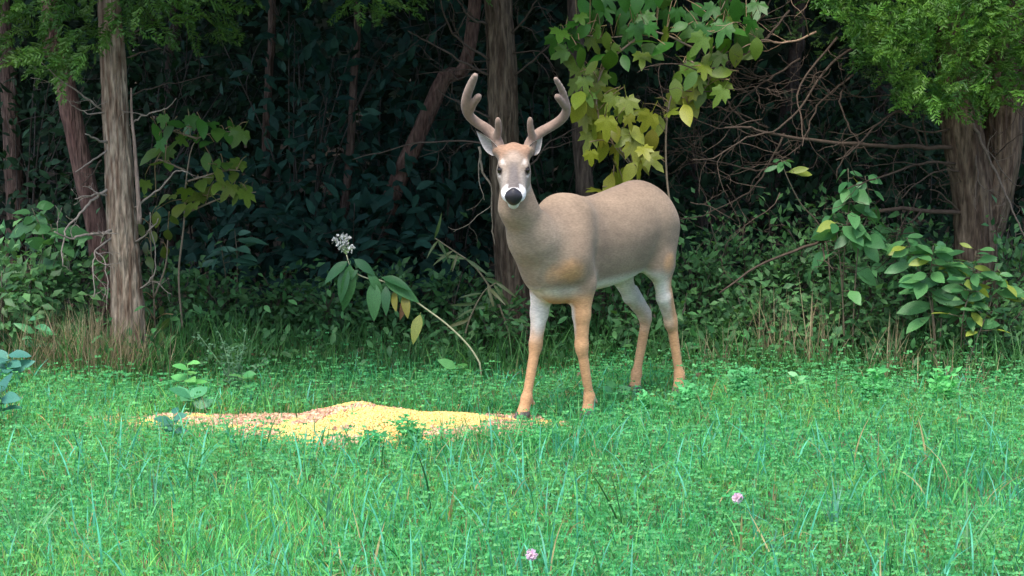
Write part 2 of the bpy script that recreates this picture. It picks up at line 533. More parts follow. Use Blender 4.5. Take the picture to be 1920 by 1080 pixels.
def deer_colour(V, N):
    n = len(V)
    X, Y, Z = V.T
    nz = fbm(V * 14, 3) - 0.5
    nl = fbm(V * np.array([5.0, 5.0, 7.0]) + 3.0, 3) - 0.5
    ns = fbm(V * np.array([22.0, 22.0, 60.0]) + 11.0, 2) - 0.5
    C = np.empty((n, 3))
    def put(c, w):
        w = np.clip(w, 0, 1)[:, None]
        C[:] = C * (1 - w) + np.array(c) * w
    coat = np.array([0.360, 0.258, 0.176])
    C[:] = coat
    put((0.235, 0.165, 0.118), 0.6 * sm(Z + 0.06 * nl, 0.92, 1.0) * sm(-X, 0.0, 0.2))
    put((0.25, 0.18, 0.13), 0.5 * np.exp(-((X + 0.055 + 0.10 * (Z - 0.8)) / 0.028) ** 2) * sm(Z, 0.62, 0.72) * (Y > 0))   # crease shade behind the shoulder, painted into the coat             # darker saddle along the back
    put((0.33, 0.235, 0.165), 0.7 * sm(-X, 0.50, 0.70) * sm(Z, 0.55, 0.7))            # rufous haunch
    put((0.38, 0.30, 0.22), 0.7 * sm(X, 0.15, 0.30) * sm(1.0 - Z, 0.0, 0.2))          # paler neck and chest
    white = (0.96, 0.88, 0.80)
    rufous = (0.72, 0.40, 0.20)
    # belly and the groin
    put(white, sm(-N[:, 2], 0.35, 0.8) * sm(0.64 - Z, 0.0, 0.05) * sm(0.10 - X, 0, 0.1) * sm(Z, 0.50, 0.53))
    put(white, 0.9 * sm(-N[:, 2], 0.2, 0.7) * sm(X, 0.05, 0.12) * sm(0.62 - Z, 0, 0.05))
    # legs
    side = np.sign(Y)
    medial = -N[:, 1] * side
    front = X > -0.2
    leg = sm(0.595 - Z, 0.0, 0.07)
    put(rufous, leg * front)
    hind = ~front
    put(rufous, sm(0.60 - Z, 0.0, 0.08) * hind * (X < -0.50))
    put(white, sm(medial + 0.35 * nz, -0.05, 0.45) * sm(0.60 - Z, 0, 0.05) * sm(Z, 0.36, 0.46) * front)
    # the right fore leg shows a white front on its upper half
    put(white, 0.95 * sm(N[:, 0], -0.3, 0.35) * sm(0.58 - Z, 0, 0.04) * sm(Z + 0.10 * nz, 0.33, 0.47) * front * (Y < 0))
    hm = sm(np.maximum(medial, 0.55 * N[:, 0]) + 0.3 * nz, -0.15, 0.4)
    put(white, hm * sm(0.63 - Z, 0, 0.07) * sm(Z + 0.10 * nz, 0.30, 0.45) * hind * (X < -0.45))
    put(white, 0.55 * sm(0.12 - Z, 0, 0.03) * sm(-N[:, 0], 0, 0.5))                    # back of the pasterns
    # rufous elbow and stifle patches
    e = np.sqrt(((X - 0.195) / 0.075) ** 2 + ((Y - 0.10) / 0.08) ** 2 + ((Z - 0.665) / 0.055) ** 2)
    put((0.74, 0.40, 0.19), 0.9 * sm(1.35 - e + 0.9 * nz + 0.6 * nl, 0, 1.0))
    e = np.sqrt(((X + 0.575) / 0.06) ** 2 + ((Y - 0.13) / 0.08) ** 2 + ((Z - 0.645) / 0.05) ** 2)
    put((0.72, 0.40, 0.20), 0.85 * sm(1.3 - e + 0.9 * nz + 0.6 * nl, 0, 1.0))
    e = np.sqrt(((X + 0.03) / 0.05) ** 2 + ((Y - 0.14) / 0.08) ** 2 + ((Z - 0.60) / 0.05) ** 2)
    put((0.52, 0.42, 0.33), 0.7 * sm(1.2 - e + 0.5 * nz, 0, 0.6))                      # pale behind the elbow
    # rump and tail
    put((0.75, 0.72, 0.68), sm(-X, 0.80, 0.82) * (Z < 0.80) * sm(N[:, 0], 0.1, 0.5))
    # head
    H = (V - HO) @ HR
    a, b, c = H.T
    m = (sm(a, -0.09, -0.04) * (np.abs(b) < 0.10) * sm(c + 0.09, 0, 0.03) * (Z > 0.93) * (X > 0.40)).astype(float)
    fc = lambda col, w: put(col, w * m)
    fc((0.34, 0.265, 0.205), np.ones(n))
    fc((0.42, 0.25, 0.16), 0.95 * sm(c, 0.015, 0.04) * sm(0.055 - a, 0, 0.05))           # rufous crown
    fc((0.46, 0.35, 0.27), 0.9 * sm(a, 0.01, 0.045) * sm(0.085 - a, 0, 0.03) * sm(0.032 - np.abs(b), 0, 0.02))  # pale brow
    fc((0.42, 0.36, 0.31), 0.9 * sm(a, 0.09, 0.13) * sm(np.abs(b), 0.018, 0.032))        # grey cheek
    fc((0.175, 0.15, 0.14), 0.95 * sm(a + 0.03 * nz, 0.055, 0.105) * sm(0.020 + 0.09 * (a - 0.08) - np.abs(b) + 0.02 * nz, -0.012, 0.012) * sm(c, -0.02, 0.01))  # grey bridge of the nose
    for sgn in (1, -1):
        for (ea, eb, ec, ra, rb, rc, w) in ((0.056, 0.040, 0.038, 0.020, 0.012, 0.010, 0.55), (0.074, 0.031, 0.030, 0.012, 0.007, 0.014, 0.7), (0.090, 0.046, 0.002, 0.018, 0.018, 0.012, 1)):
            e = np.sqrt(((a - ea) / ra) ** 2 + ((b - sgn * eb) / rb) ** 2 + ((c - ec) / rc) ** 2)
            fc((0.72, 0.66, 0.60), w * sm(1.35 - e, 0, 0.5))
        e = np.sqrt(((a - 0.074) / 0.032) ** 2 + ((b - sgn * 0.052) / 0.024) ** 2 + ((c - 0.016) / 0.017) ** 2)
        fc((0.05, 0.035, 0.03), sm(1.15 - e, 0, 0.3))                                     # dark eyelids
        e = np.sqrt(((a - 0.105) / 0.012) ** 2 + ((b - sgn * 0.046) / 0.012) ** 2 + ((c + 0.006) / 0.012) ** 2)
        fc((0.17, 0.13, 0.11), 0.6 * sm(1.2 - e, 0, 0.5))
    fc((0.98, 0.95, 0.93), sm(a + 0.012 * nz, 0.170, 0.182) * sm(np.maximum(np.maximum(np.abs(b) - 0.020, -(c - 0.004)), a - 0.200), 0, 0.008))   # white muzzle
    fc((0.98, 0.95, 0.93), sm(a, 0.10, 0.14) * sm(-c, 0.035, 0.050))                       # chin
    fc((0.62, 0.58, 0.53), 0.8 * sm(-c, 0.058, 0.075) * sm(a, 0.0, 0.04))                  # throat
    C *= 0.57 * (1 + 0.22 * nz + 0.45 * nl + 0.25 * ns)[:, None]
    return C

def vert_normals(V, Q):
    fn = np.cross(V[Q[:, 2]] - V[Q[:, 0]], V[Q[:, 3]] - V[Q[:, 1]])
    N = np.zeros_like(V)
    for k in range(4):
        for j in range(3):
            N[:, j] += np.bincount(Q[:, k], fn[:, j], len(V))
    return unit(N)

def build_deer():
    root = empty("deer", DO, "antlered brown deer standing on the grass at the forest edge, facing the camera", "deer", rz=DEER_RZ)
    V, Q = deer_body()
    C = deer_colour(V, vert_normals(V, Q))
    body = link("body", mesh_data("body", V, [Q], M_FUR, C), root)
    # eyes
    u, v = np.meshgrid(np.linspace(0, 2 * np.pi, 16, endpoint=False), np.linspace(0, np.pi, 9), indexing='ij')
    S = np.stack([np.sin(v) * np.cos(u), np.sin(v) * np.sin(u), np.cos(v)], -1).reshape(-1, 3)
    i, j = np.meshgrid(np.arange(16), np.arange(8), indexing='ij')
    SQ = np.stack([i * 9 + j, i * 9 + j + 1, ((i + 1) % 16) * 9 + j + 1, ((i + 1) % 16) * 9 + j], -1).reshape(-1, 4)
    for sgn in (1, -1):
        mb = MB().add(head(0.076, sgn * 0.0455, 0.015) + S * np.array([0.0205, 0.0205, 0.0185]), SQ, (0.012, 0.008, 0.006))
        link("eye", mb.data("eye", M_EYE), root)
    # nose pad: broad on top, narrow at the lip, with two nostrils pressed in
    nS = S.copy()
    w = 0.036 * (1 - 0.30 * sm(-nS[:, 2], 0.0, 1.0) - 0.35 * sm(nS[:, 2], 0.2, 1.0))
    pts = np.stack([nS[:, 0] * 0.026, nS[:, 1] * w, nS[:, 2] * 0.036], -1)
    for sgn in (1, -1):
        d = np.sqrt(((nS[:, 1] - sgn * 0.58) / 0.35) ** 2 + ((nS[:, 2] - 0.1) / 0.4) ** 2)
        pts[:, 0] -= 0.005 * sm(1.1 - d, 0, 1) * (nS[:, 0] > 0)
    link("nose", MB().add(np.array([head(0.230 + p[0], p[1], -0.001 + p[2] - 0.25 * p[0]) for p in pts]), SQ, (0.020, 0.018, 0.022)).data("nose", M_NOSE), root)
    # ears: cupped leaves, laid back behind the antlers
    for sgn in (1, -1):
        base, tip = head(-0.042, sgn * 0.062, 0.020), None
        px = (893, 246) if sgn < 0 else (1017, 258)
        tip = to_local(at(px[0], px[1], 9.03 if sgn < 0 else 9.03))
        ax = tip - base
        Ln = np.linalg.norm(ax)
        ax = ax / Ln
        opn = unit(np.array([0.82, 0.57, 0.0]) * 0.75 + np.array([0, 0, -0.55]))     # the cup opens forward and down
        opn = unit(opn - ax * (opn @ ax))
        wd = np.cross(ax, opn)
        mb = MB()
        ts, ph = np.linspace(0, 1, 14), np.linspace(-1, 1, 11)
        for off, colr in ((0.0, 0), (0.006, 1)):
            P, K = [], []
            for t in ts:
                r = 0.029 * (np.sin(np.pi * min(1, 0.16 + 0.86 * t ** 0.9)) ** 0.75) * (1 - 0.25 * t)
                for p in ph:
                    ang = p * (1.75 - 0.75 * t)
                    q = base + ax * (t * Ln) + wd * (r * np.sin(ang)) - opn * ((r + off) * np.cos(ang) - 0.8 * r)
                    P.append(q)
                    edge = sm(abs(p), 0.6, 1.0)
                    inn = np.array([0.50, 0.46, 0.43]) * (1 - edge) + np.array([0.74, 0.70, 0.66]) * edge
                    K.append(inn * 0.55 if colr == 0 else (0.13, 0.10, 0.075))
            a_, b_ = np.meshgrid(np.arange(13), np.arange(10), indexing='ij')
            q = np.stack([a_ * 11 + b_, a_ * 11 + b_ + 1, (a_ + 1) * 11 + b_ + 1, (a_ + 1) * 11 + b_], -1).reshape(-1, 4)
            mb.add(P, q if colr == 0 else q[:, ::-1], K)
        link("ear", mb.data("ear", M_FUR), root)
    # antlers in velvet: a field of their own, so that tines grow out of the beam
    AF = {-1: dict(beam=[(937, 284, 9.035), (930, 262, 9.05), (914, 243, 9.06), (893, 229, 9.06), (878, 214, 9.03), (873, 197, 8.99), (876, 178, 8.96), (884, 157, 8.93), (891, 142, 8.90)],
                   tines=[[(882, 209, 9.02), (887, 196, 8.985), (893, 187, 8.96), (898, 180, 8.94)],
                          [(928, 262, 9.045), (934, 246, 9.02), (934, 234, 9.0), (933.5, 223, 8.985)]]),
          1: dict(beam=[(990, 284, 9.035), (997, 264, 9.05), (1012, 249, 9.06), (1035, 236, 9.07), (1053, 223, 9.05), (1062, 208, 9.02), (1060, 190, 8.99), (1053, 168, 8.95), (1042, 148, 8.91)],
                  tines=[[(1058, 200, 8.99), (1052, 190, 8.96), (1047, 184, 8.94), (1044, 180, 8.93)],
                         [(1000, 264, 9.045), (996, 248, 9.02), (994, 235, 9.0), (994, 222, 8.985)]])}
    for sgn in (-1, 1):
        bm = smooth_path([to_local(at(*p)) for p in AF[sgn]['beam']], 3)
        tn = [smooth_path([to_local(at(*p)) for p in t], 3) for t in AF[sgn]['tines']]
        allp = np.vstack([bm] + tn)
        fld = Field(allp.min(0) - 0.05, allp.max(0) + 0.05, 0.0045)
        rb = np.interp(np.linspace(0, 1, len(bm)), [0, 0.12, 0.35, 0.6, 0.85, 1], [0.0245, 0.022, 0.0185, 0.0178, 0.0165, 0.0115])
        if sgn > 0:
            rb = rb * np.interp(np.linspace(0, 1, len(bm)), [0, 0.55, 0.75, 1], [1, 1, 0.82, 0.78])
        for k in range(len(bm) - 1):
            fld.cone(bm[k], bm[k + 1], rb[k], rb[k + 1], 0.006)
        for t, (r0, r1) in zip(tn, ((0.012, 0.0095), (0.013, 0.0070)) if sgn < 0 else ((0.0105, 0.0065), (0.013, 0.0068))):
            rt = np.linspace(r0, r1, len(t))
            for k in range(len(t) - 1):
                fld.cone(t[k], t[k + 1], rt[k], rt[k + 1], 0.012)
        AV, AQ = fld.surface()
        nzv = fbm(AV * 30, 3)
        AC = np.array([0.185, 0.128, 0.098]) * (0.85 + 0.35 * nzv[:, None])
        tipw = sm(AV[:, 2], 1.36, 1.48)[:, None] * 0.35
        AC = AC * (1 - tipw) + np.array([0.27, 0.22, 0.18]) * tipw
        link("antler", mesh_data("antler", AV, [AQ], M_VELVET, AC), root)
    # hooves: two toes each
    yaw = {0: 0.0, 1: 0.12, 2: 0.0, 3: 0.0}
    for k, (hx, hy) in enumerate(((0.025, 0.10), (0.205, -0.107), (-0.720, 0.105), (-0.635, -0.072))):
        mb = MB()
        for t in (-1, 1):
            rings, nn = [], 12
            for z, cx, rx, ry in ((0.066, 0.000, 0.026, 0.016), (0.048, 0.004, 0.029, 0.017), (0.025, 0.010, 0.034, 0.0175), (0.008, 0.017, 0.040, 0.0165), (-0.004, 0.020, 0.041, 0.015)):
                a = np.linspace(0, 2 * np.pi, nn, endpoint=False)
                px = np.cos(a) * rx * np.where(np.cos(a) > 0, 1.15, 0.8)
                py = np.sin(a) * ry * np.where(np.cos(a) > 0, 1 - 0.55 * np.cos(a) ** 2, 1)
                rings.append(np.stack([hx + cx + px, hy + t * (0.0155 - 0.004 * np.cos(a)) + py, np.full(nn, z)], -1))
            P = np.concatenate(rings)
            i, j = np.meshgrid(np.arange(4), np.arange(nn), indexing='ij')
            q = np.stack([i * nn + (j + 1) % nn, i * nn + j, (i + 1) * nn + j, (i + 1) * nn + (j + 1) % nn], -1).reshape(-1, 4)
            P = np.vstack([P, rings[0].mean(0), rings[-1].mean(0)])
            kk = np.arange(nn)
            mb.add(P, [q, np.concatenate([np.stack([np.full(nn, 60), kk, (kk + 1) % nn], -1), np.stack([np.full(nn, 61), 48 + (kk + 1) % nn, 48 + kk], -1)])], (0.045, 0.038, 0.035))
        link("hoof", mb.data("hoof", M_HOOF), root)
    return root
build_deer()
# ================================================================== ground
def ground_material():
    m, nt, b, out = new_mat("soil")
    tc = node(nt, "ShaderNodeTexCoord")
    n1 = node(nt, "ShaderNodeTexNoise"); n1.inputs["Scale"].default_value = 1.6; n1.inputs["Detail"].default_value = 8
    n2 = node(nt, "ShaderNodeTexNoise"); n2.inputs["Scale"].default_value = 40; n2.inputs["Detail"].default_value = 6
    r = node(nt, "ShaderNodeValToRGB")
    r.color_ramp.elements[0].position, r.color_ramp.elements[0].color = 0.35, (0.035, 0.026, 0.016, 1)
    r.color_ramp.elements[1].position, r.color_ramp.elements[1].color = 0.7, (0.085, 0.060, 0.036, 1)
    mx = node(nt, "ShaderNodeMath", operation='ADD')
    ml = node(nt, "ShaderNodeMath", operation='MULTIPLY'); ml.inputs[1].default_value = 0.5
    for n in (n1, n2):
        nt.links.new(tc.outputs["Object"], n.inputs["Vector"])
    nt.links.new(n1.outputs["Fac"], mx.inputs[0]); nt.links.new(n2.outputs["Fac"], mx.inputs[1])
    nt.links.new(mx.outputs[0], ml.inputs[0]); nt.links.new(ml.outputs[0], r.inputs[0])
    nt.links.new(r.outputs[0], b.inputs["Base Color"])
    b.inputs["Roughness"].default_value = 0.95
    bump(nt, b, n2.outputs["Fac"], 0.8, 0.02)
    return m
def build_ground():
    k = np.linspace(-1, 1, 141)
    gx = 7 * k + 243 * k ** 5
    gy = 9 + 8 * k + 242 * k ** 5
    X, Y = np.meshgrid(gx, gy, indexing='ij')
    Z = ground_z(X, Y) * (np.hypot(X, Y - 9) < 30)
    i, j = np.meshgrid(np.arange(140), np.arange(140), indexing='ij')
    q = np.stack([i * 141 + j, (i + 1) * 141 + j, (i + 1) * 141 + j + 1, i * 141 + j + 1], -1).reshape(-1, 4)
    o = link("ground", mesh_data("ground", np.stack([X, Y, Z], -1).reshape(-1, 3), [q], ground_material()))
    o["kind"] = "structure"
build_ground()

# ================================================================== leaf shapes (length 1 along +Y, face towards +Z)
def leaf_blade(width=0.5, rows=6, fold=0.18, droop=0.22, peak=0.42, petiole=0.0, wave=0.0, seed=0):
    rg = np.random.default_rng(seed)
    t = np.linspace(0, 1, rows + 1)
    w = width * 0.5 * np.where(t < peak, np.sin(0.5 * np.pi * t / peak) ** 0.8, np.cos(0.5 * np.pi * (t - peak) / (1 - peak)) ** 0.85)
    w[-1] = 0.0; w[0] = 0.012
    V, F = [], []
    for k in range(rows + 1):
        z0 = -droop * t[k] ** 2
        j = wave * rg.uniform(-1, 1, 2)
        V += [(-w[k], t[k], z0 + fold * w[k] + j[0] * w[k]), (0, t[k], z0), (w[k], t[k], z0 + fold * w[k] + j[1] * w[k])]
    for k in range(rows):
        a = 3 * k
        F += [(a, a + 1, a + 4, a + 3), (a + 1, a + 2, a + 5, a + 4)]
    V, F = np.array(V), [np.array(F)]
    if petiole:
        tv, tf = tube([(0, -petiole, 0.10 * petiole), (0, -petiole * 0.5, 0.05), (0, 0.03, 0)], [0.012, 0.010, 0.009], 4, False)
        F.append(tf[0] + len(V))
        V = np.vstack([V, tv])
        F = [np.vstack(F)]
    return V, F

def leaf_lobed(seed=0, petiole=0.35, depth=0.32, droop=0.25):
    """a broad leaf with three to five pointed lobes and a toothed margin"""
    rg = np.random.default_rng(seed)
    ang = np.radians([-150, -128, -104, -80, -62, -44, -28, -14, 0, 14, 28, 44, 62, 80, 104, 128, 150])
    rad = np.array([0.30, 0.44, 0.40, 0.62, 0.56, 0.78, 0.58 - 0.4 * depth, 0.82, 1.05, 0.82, 0.58 - 0.4 * depth, 0.78, 0.56, 0.62, 0.40, 0.44, 0.30]) * rg.uniform(0.93, 1.07, 17)
    rad = rad * 0.70
    x, y = np.sin(ang) * rad, np.cos(ang) * rad + 0.26
    mid = np.stack([np.sin(ang) * rad * 0.5, np.cos(ang) * rad * 0.5 + 0.26, np.zeros(17)], -1)
    outer = np.stack([x, y, np.zeros(17)], -1)
    V = np.vstack([[0, 0.20, 0], [0, 0.02, 0], mid, outer])
    rib = np.cos(ang * 5) * 0.018
    V[2:19, 2] += 0.5 * rib
    V[19:, 2] += rib
    V[:, 2] += -droop * V[:, 1] ** 2 + 0.16 * np.abs(V[:, 0]) - 0.25 * V[:, 0] ** 2 + rg.uniform(-0.015, 0.015, len(V))
    T, Qd = [], []
    for k in range(16):
        T.append((0, 2 + k + 1, 2 + k))
        Qd.append((2 + k, 2 + k + 1, 19 + k + 1, 19 + k))
    T += [(0, 2, 1), (0, 1, 18)]
    Q = [np.array(Qd)]
    tv, tf = tube([(0, -petiole, 0.05), (0, -petiole * 0.4, 0.04), (0, 0.20, 0.004)], [0.013, 0.011, 0.008], 4, False)
    Q[0] = np.vstack([Q[0], tf[0] + len(V)])
    return np.vstack([V, tv]), [np.array(T)] + Q

SMALL_LEAF = (np.array([(0, 0, 0), (-0.26, 0.42, 0.05), (0, 0.45, -0.02), (0.26, 0.42, 0.05), (0, 1, -0.16)]), [np.array([(0, 2, 1), (0, 3, 2), (1, 2, 4), (2, 3, 4)])])

def leaf_objects(root, meshes, pos, fwd, nrm, size, colours, rng):
    """each leaf an object of its own, sharing a few meshes"""
    R = frames(np.asarray(fwd, float), np.asarray(nrm, float))
    o0 = np.array(root.location)
    for k in range(len(pos)):
        o = bpy.data.objects.new("leaf", meshes[rng.integers(len(meshes))])
        COL.objects.link(o)
        o.parent = root
        M = np.eye(4)
        M[:3, :3] = R[k] * size[k]
        M[:3, 3] = np.asarray(pos[k]) - o0
        o.matrix_local = Matrix(M.tolist())
        o.color = (*[float(x) for x in colours[k]], 1.0)

LOBED = [mesh_data("lobed_leaf", *leaf_lobed(s, depth=d), M_LEAF_ONE) for s, d in ((1, 0.35), (2, 0.25), (3, 0.45))]
OVATE = [mesh_data("ovate_leaf", *leaf_blade(w, 6, 0.15, dr, 0.42, 0.14, 0.12, s), M_LEAF_ONE) for s, (w, dr) in enumerate(((0.56, 0.2), (0.62, 0.3), (0.50, 0.12)))]
GLOSSY = [mesh_data("glossy_leaf", *leaf_blade(w, 6, 0.22, dr, 0.55, 0.10, 0.06, s), M_LEAF_ONE) for s, (w, dr) in enumerate(((0.40, 0.18), (0.44, 0.28), (0.36, 0.08)))]
LANCE = [mesh_data("lance_leaf", *leaf_blade(w, 7, 0.25, dr, 0.38, 0.08, 0.05, s), M_LEAF_ONE) for s, (w, dr) in enumerate(((0.34, 0.35), (0.38, 0.25)))]

STRAP = [mesh_data("strap_leaf", *leaf_blade(0.13, 7, 0.25, dr, 0.35, 0.05, 0.05, s), M_LEAF_ONE) for s, dr in enumerate((0.35, 0.15))]

def poly_sample(poly, spacing, rng, n=4000):
    P = np.array(poly, float)
    lo, hi = P.min(0), P.max(0)
    out = []
    for q in rng.uniform(lo, hi, (n, 2)):
        x, y = q
        inside, j = False, len(P) - 1
        for i in range(len(P)):
            if (P[i, 1] > y) != (P[j, 1] > y) and x < (P[j, 0] - P[i, 0]) * (y - P[i, 1]) / (P[j, 1] - P[i, 1]) + P[i, 0]:
                inside = not inside
            j = i
        if inside and all((x - a) ** 2 + (y - b) ** 2 > spacing ** 2 for a, b in out):
            out.append((x, y))
    return np.array(out)

def mixcol(a, b, t, rng, var=0.2):
    t = np.asarray(t)[:, None]
    c = np.array(a) * (1 - t) + np.array(b) * t
    return c * rng.uniform(1 - var, 1 + var, (len(c), 1)) * rng.uniform(0.93, 1.07, (len(c), 3))

# ================================================================== trunks
def trunk_mesh(mb, pts, rad, rng, n=72, ridges=0.22, cols=((0.20, 0.135, 0.10), (0.32, 0.25, 0.20)), flare=0.0, step=0.02, squash=1.0):
    P = smooth_path(pts, 6)
    R = np.interp(np.linspace(0, 1, len(P)), np.linspace(0, 1, len(rad)), rad)
    L = np.concatenate([[0], np.cumsum(np.linalg.norm(np.diff(P, axis=0), axis=1))])
    m = max(8, int(L[-1] / step))
    s = np.linspace(0, L[-1], m)
    P = np.stack([np.interp(s, L, P[:, k]) for k in range(3)], -1)
    R = np.interp(s, L, R) * (1 + flare * np.exp(-s / 0.10))
    V, F = tube(P, R, n, True)
    body = V[:m * n].reshape(m, n, 3)
    a = np.linspace(0, 2 * np.pi, n, endpoint=False)
    off = rng.uniform(0, 30, 3)
    q = np.stack([np.broadcast_to(np.cos(a) * 4.6, (m, n)), np.broadcast_to(np.sin(a) * 4.6, (m, n)), np.broadcast_to(s[:, None] * 7.0, (m, n))], -1)
    nz = 1 - np.abs(2 * fbm(q + off, 2) - 1) * 2
    n2 = fbm(q * np.array([2.2, 2.2, 1.6]) + off + 9, 2)
    lump = fbm(np.stack([np.broadcast_to(np.cos(a), (m, n)), np.broadcast_to(np.sin(a), (m, n)), np.broadcast_to(s[:, None] * 3.0, (m, n))], -1) + off, 2) - 0.5
    disp = ridges * (0.6 * nz + 0.7 * n2 - 0.6) + 0.35 * lump + flare * np.exp(-s / 0.12)[:, None] * 0.6 * np.cos(5 * a + off[0])[None]
    body += (body - P[:, None]) * disp[..., None]
    V[:m * n] = body.reshape(-1, 3)
    t = np.clip(3.0 * fbm(q * 1.2 + off + 4, 3) - 1.0, 0, 1)[..., None]
    C = np.array(cols[0]) * (1 - t) + np.array(cols[1]) * t
    C = np.vstack([C.reshape(-1, 3), [cols[0], cols[0]]])
    mb.add(V, F, C)
    return P, R

def wander(start, d, L, r, rng, curl=0.25, grav=0.0, n=8):
    d = unit(np.array(d, float))
    p = [np.array(start, float)]
    for k in range(n):
        d = unit(d + rng.normal(0, curl, 3) + np.array([0, 0, grav]))
        p.append(p[-1] + d * L / n)
    return np.array(p), np.linspace(r, max(r * 0.35, 0.0012), n + 1), d

def twiggy(mb, start, d, L, r, rng, levels=2, kids=4, col=(0.16, 0.12, 0.095), curl=0.22, grav=0.0):
    p, rr, _ = wander(start, d, L, r, rng, curl, grav)
    mb.tube(p, rr, 5 if r > 0.004 else 4, np.array(col) * rng.uniform(0.8, 1.25))
    if levels > 0:
        for k in range(kids):
            i = rng.integers(2, len(p) - 1)
            dd = unit(p[i] - p[i - 1]) + rng.normal(0, 0.75, 3)
            twiggy(mb, p[i], dd, L * rng.uniform(0.3, 0.6), rr[i] * 0.65, rng, levels - 1, max(2, kids - 1), col, curl * 1.15, grav)

def branch_part(root, px, d0, d1, r0, r1, rng, col, name="dead_branch", kids=3, n=4, kidlen=0.22):
    """a dead branch along photo pixels, d0..d1 metres away, with some side twigs"""
    ds = np.linspace(d0, d1, len(px))
    P = smooth_path([at(u, v, d) for (u, v), d in zip(px, ds)], n)
    P[1:] += rng.normal(0, 0.003, (len(P) - 1, 3))
    mb = MB()
    rr = np.linspace(r0, r1, len(P))
    mb.tube(P, rr, 6, np.array(col) * rng.uniform(0.9, 1.1))
    for k in range(kids):
        i = rng.integers(1, len(P) - 1)
        t = unit(P[i + 1] - P[i - 1])
        twiggy(mb, P[i], t + rng.normal(0, 0.6, 3), kidlen * rng.uniform(0.4, 1.1), rr[i] * 0.55, rng, 1, 2, col)
    return mb.build(name, M_TWIG, root)

# cedar spray: a flat plume of scaly twiglets, length 1 along +Y
def cedar_spray(seed, n=9):
    rg = np.random.default_rng(seed)
    V, T = [], []
    def needle(p, d, L, w):
        d = unit(d)
        s = unit(np.cross(d, rg.normal(0, 1, 3)))
        k = len(V)
        V.extend([p - s * w * 0.6, p + s * w * 0.6, p + d * L * 0.55 + s * w, p + d * L * 0.55 - s * w, p + d * L])
        T.extend([(k, k + 1, k + 2), (k, k + 2, k + 3), (k + 3, k + 2, k + 4)])
    for k in range(n):
        t = (k + 0.5) / n
        p = np.array([0.05 * np.sin(3 * t), t * 0.9, -0.12 * t * t])
        for sgn in (-1, 1):
            d = np.array([sgn * 0.8, 0.75, rg.uniform(-0.35, 0.35)])
            L = 0.34 * (1.05 - 0.6 * t) * rg.uniform(0.7, 1.2)
            needle(p, d, L, 0.030)
            m = p + unit(d) * L * 0.45
            needle(m, d + np.array([sgn * 0.5, -0.1, 0.3]) * rg.uniform(0.4, 1.3), L * 0.6, 0.026)
            needle(m, d + np.array([-sgn * 0.6, 0.4, -0.2]) * rg.uniform(0.4, 1.3), L * 0.6, 0.026)
    needle(np.array([0, 0.85, -0.1]), np.array([0, 1, -0.1]), 0.2, 0.02)
    return np.array(V), [np.array(T)]
SPRAYS = [cedar_spray(s) for s in range(4)]

def cedar_sprays(mb, P, out, size, cols, rng):
    """put sprays at points P, pointing roughly along out"""
    k = rng.integers(0, 4, len(P))
    for j in range(4):
        m = k == j
        if m.any():
            n = m.sum()
            f = unit(out[m] + rng.normal(0, 0.55, (n, 3)))
            R = frames(f, np.array([0, -0.4, 0.9]) + rng.normal(0, 0.6, (n, 3)))
            scatter(mb, *SPRAYS[j], P[m], R, size[m], cols[m])

def crown_cloud(mb, centre, radii, n, size, cols, rng, zmin=None):  # unseen crowns, added overhead to block the sky from the wood
    """leaves through the volume of a crown above the picture"""
    d = unit(rng.normal(0, 1, (n, 3)))
    P = np.array(centre) + d * np.array(radii) * rng.uniform(0.25, 1, (n, 1)) ** 0.6
    if zmin is not None:
        P[:, 2] = np.maximum(P[:, 2], zmin + rng.uniform(0, 0.6, n))
    R = frames(rng.normal(0, 1, (n, 3)), np.array([0, 0, 1.0]) + rng.normal(0, 0.6, (n, 3)))
    scatter(mb, *SMALL_LEAF, P, R, size * rng.uniform(0.7, 1.3, n), mixcol(cols[0], cols[1], rng.random(n), rng))

GREY_TWIG, BROWN_TWIG = (0.17, 0.145, 0.12), (0.060, 0.046, 0.036)

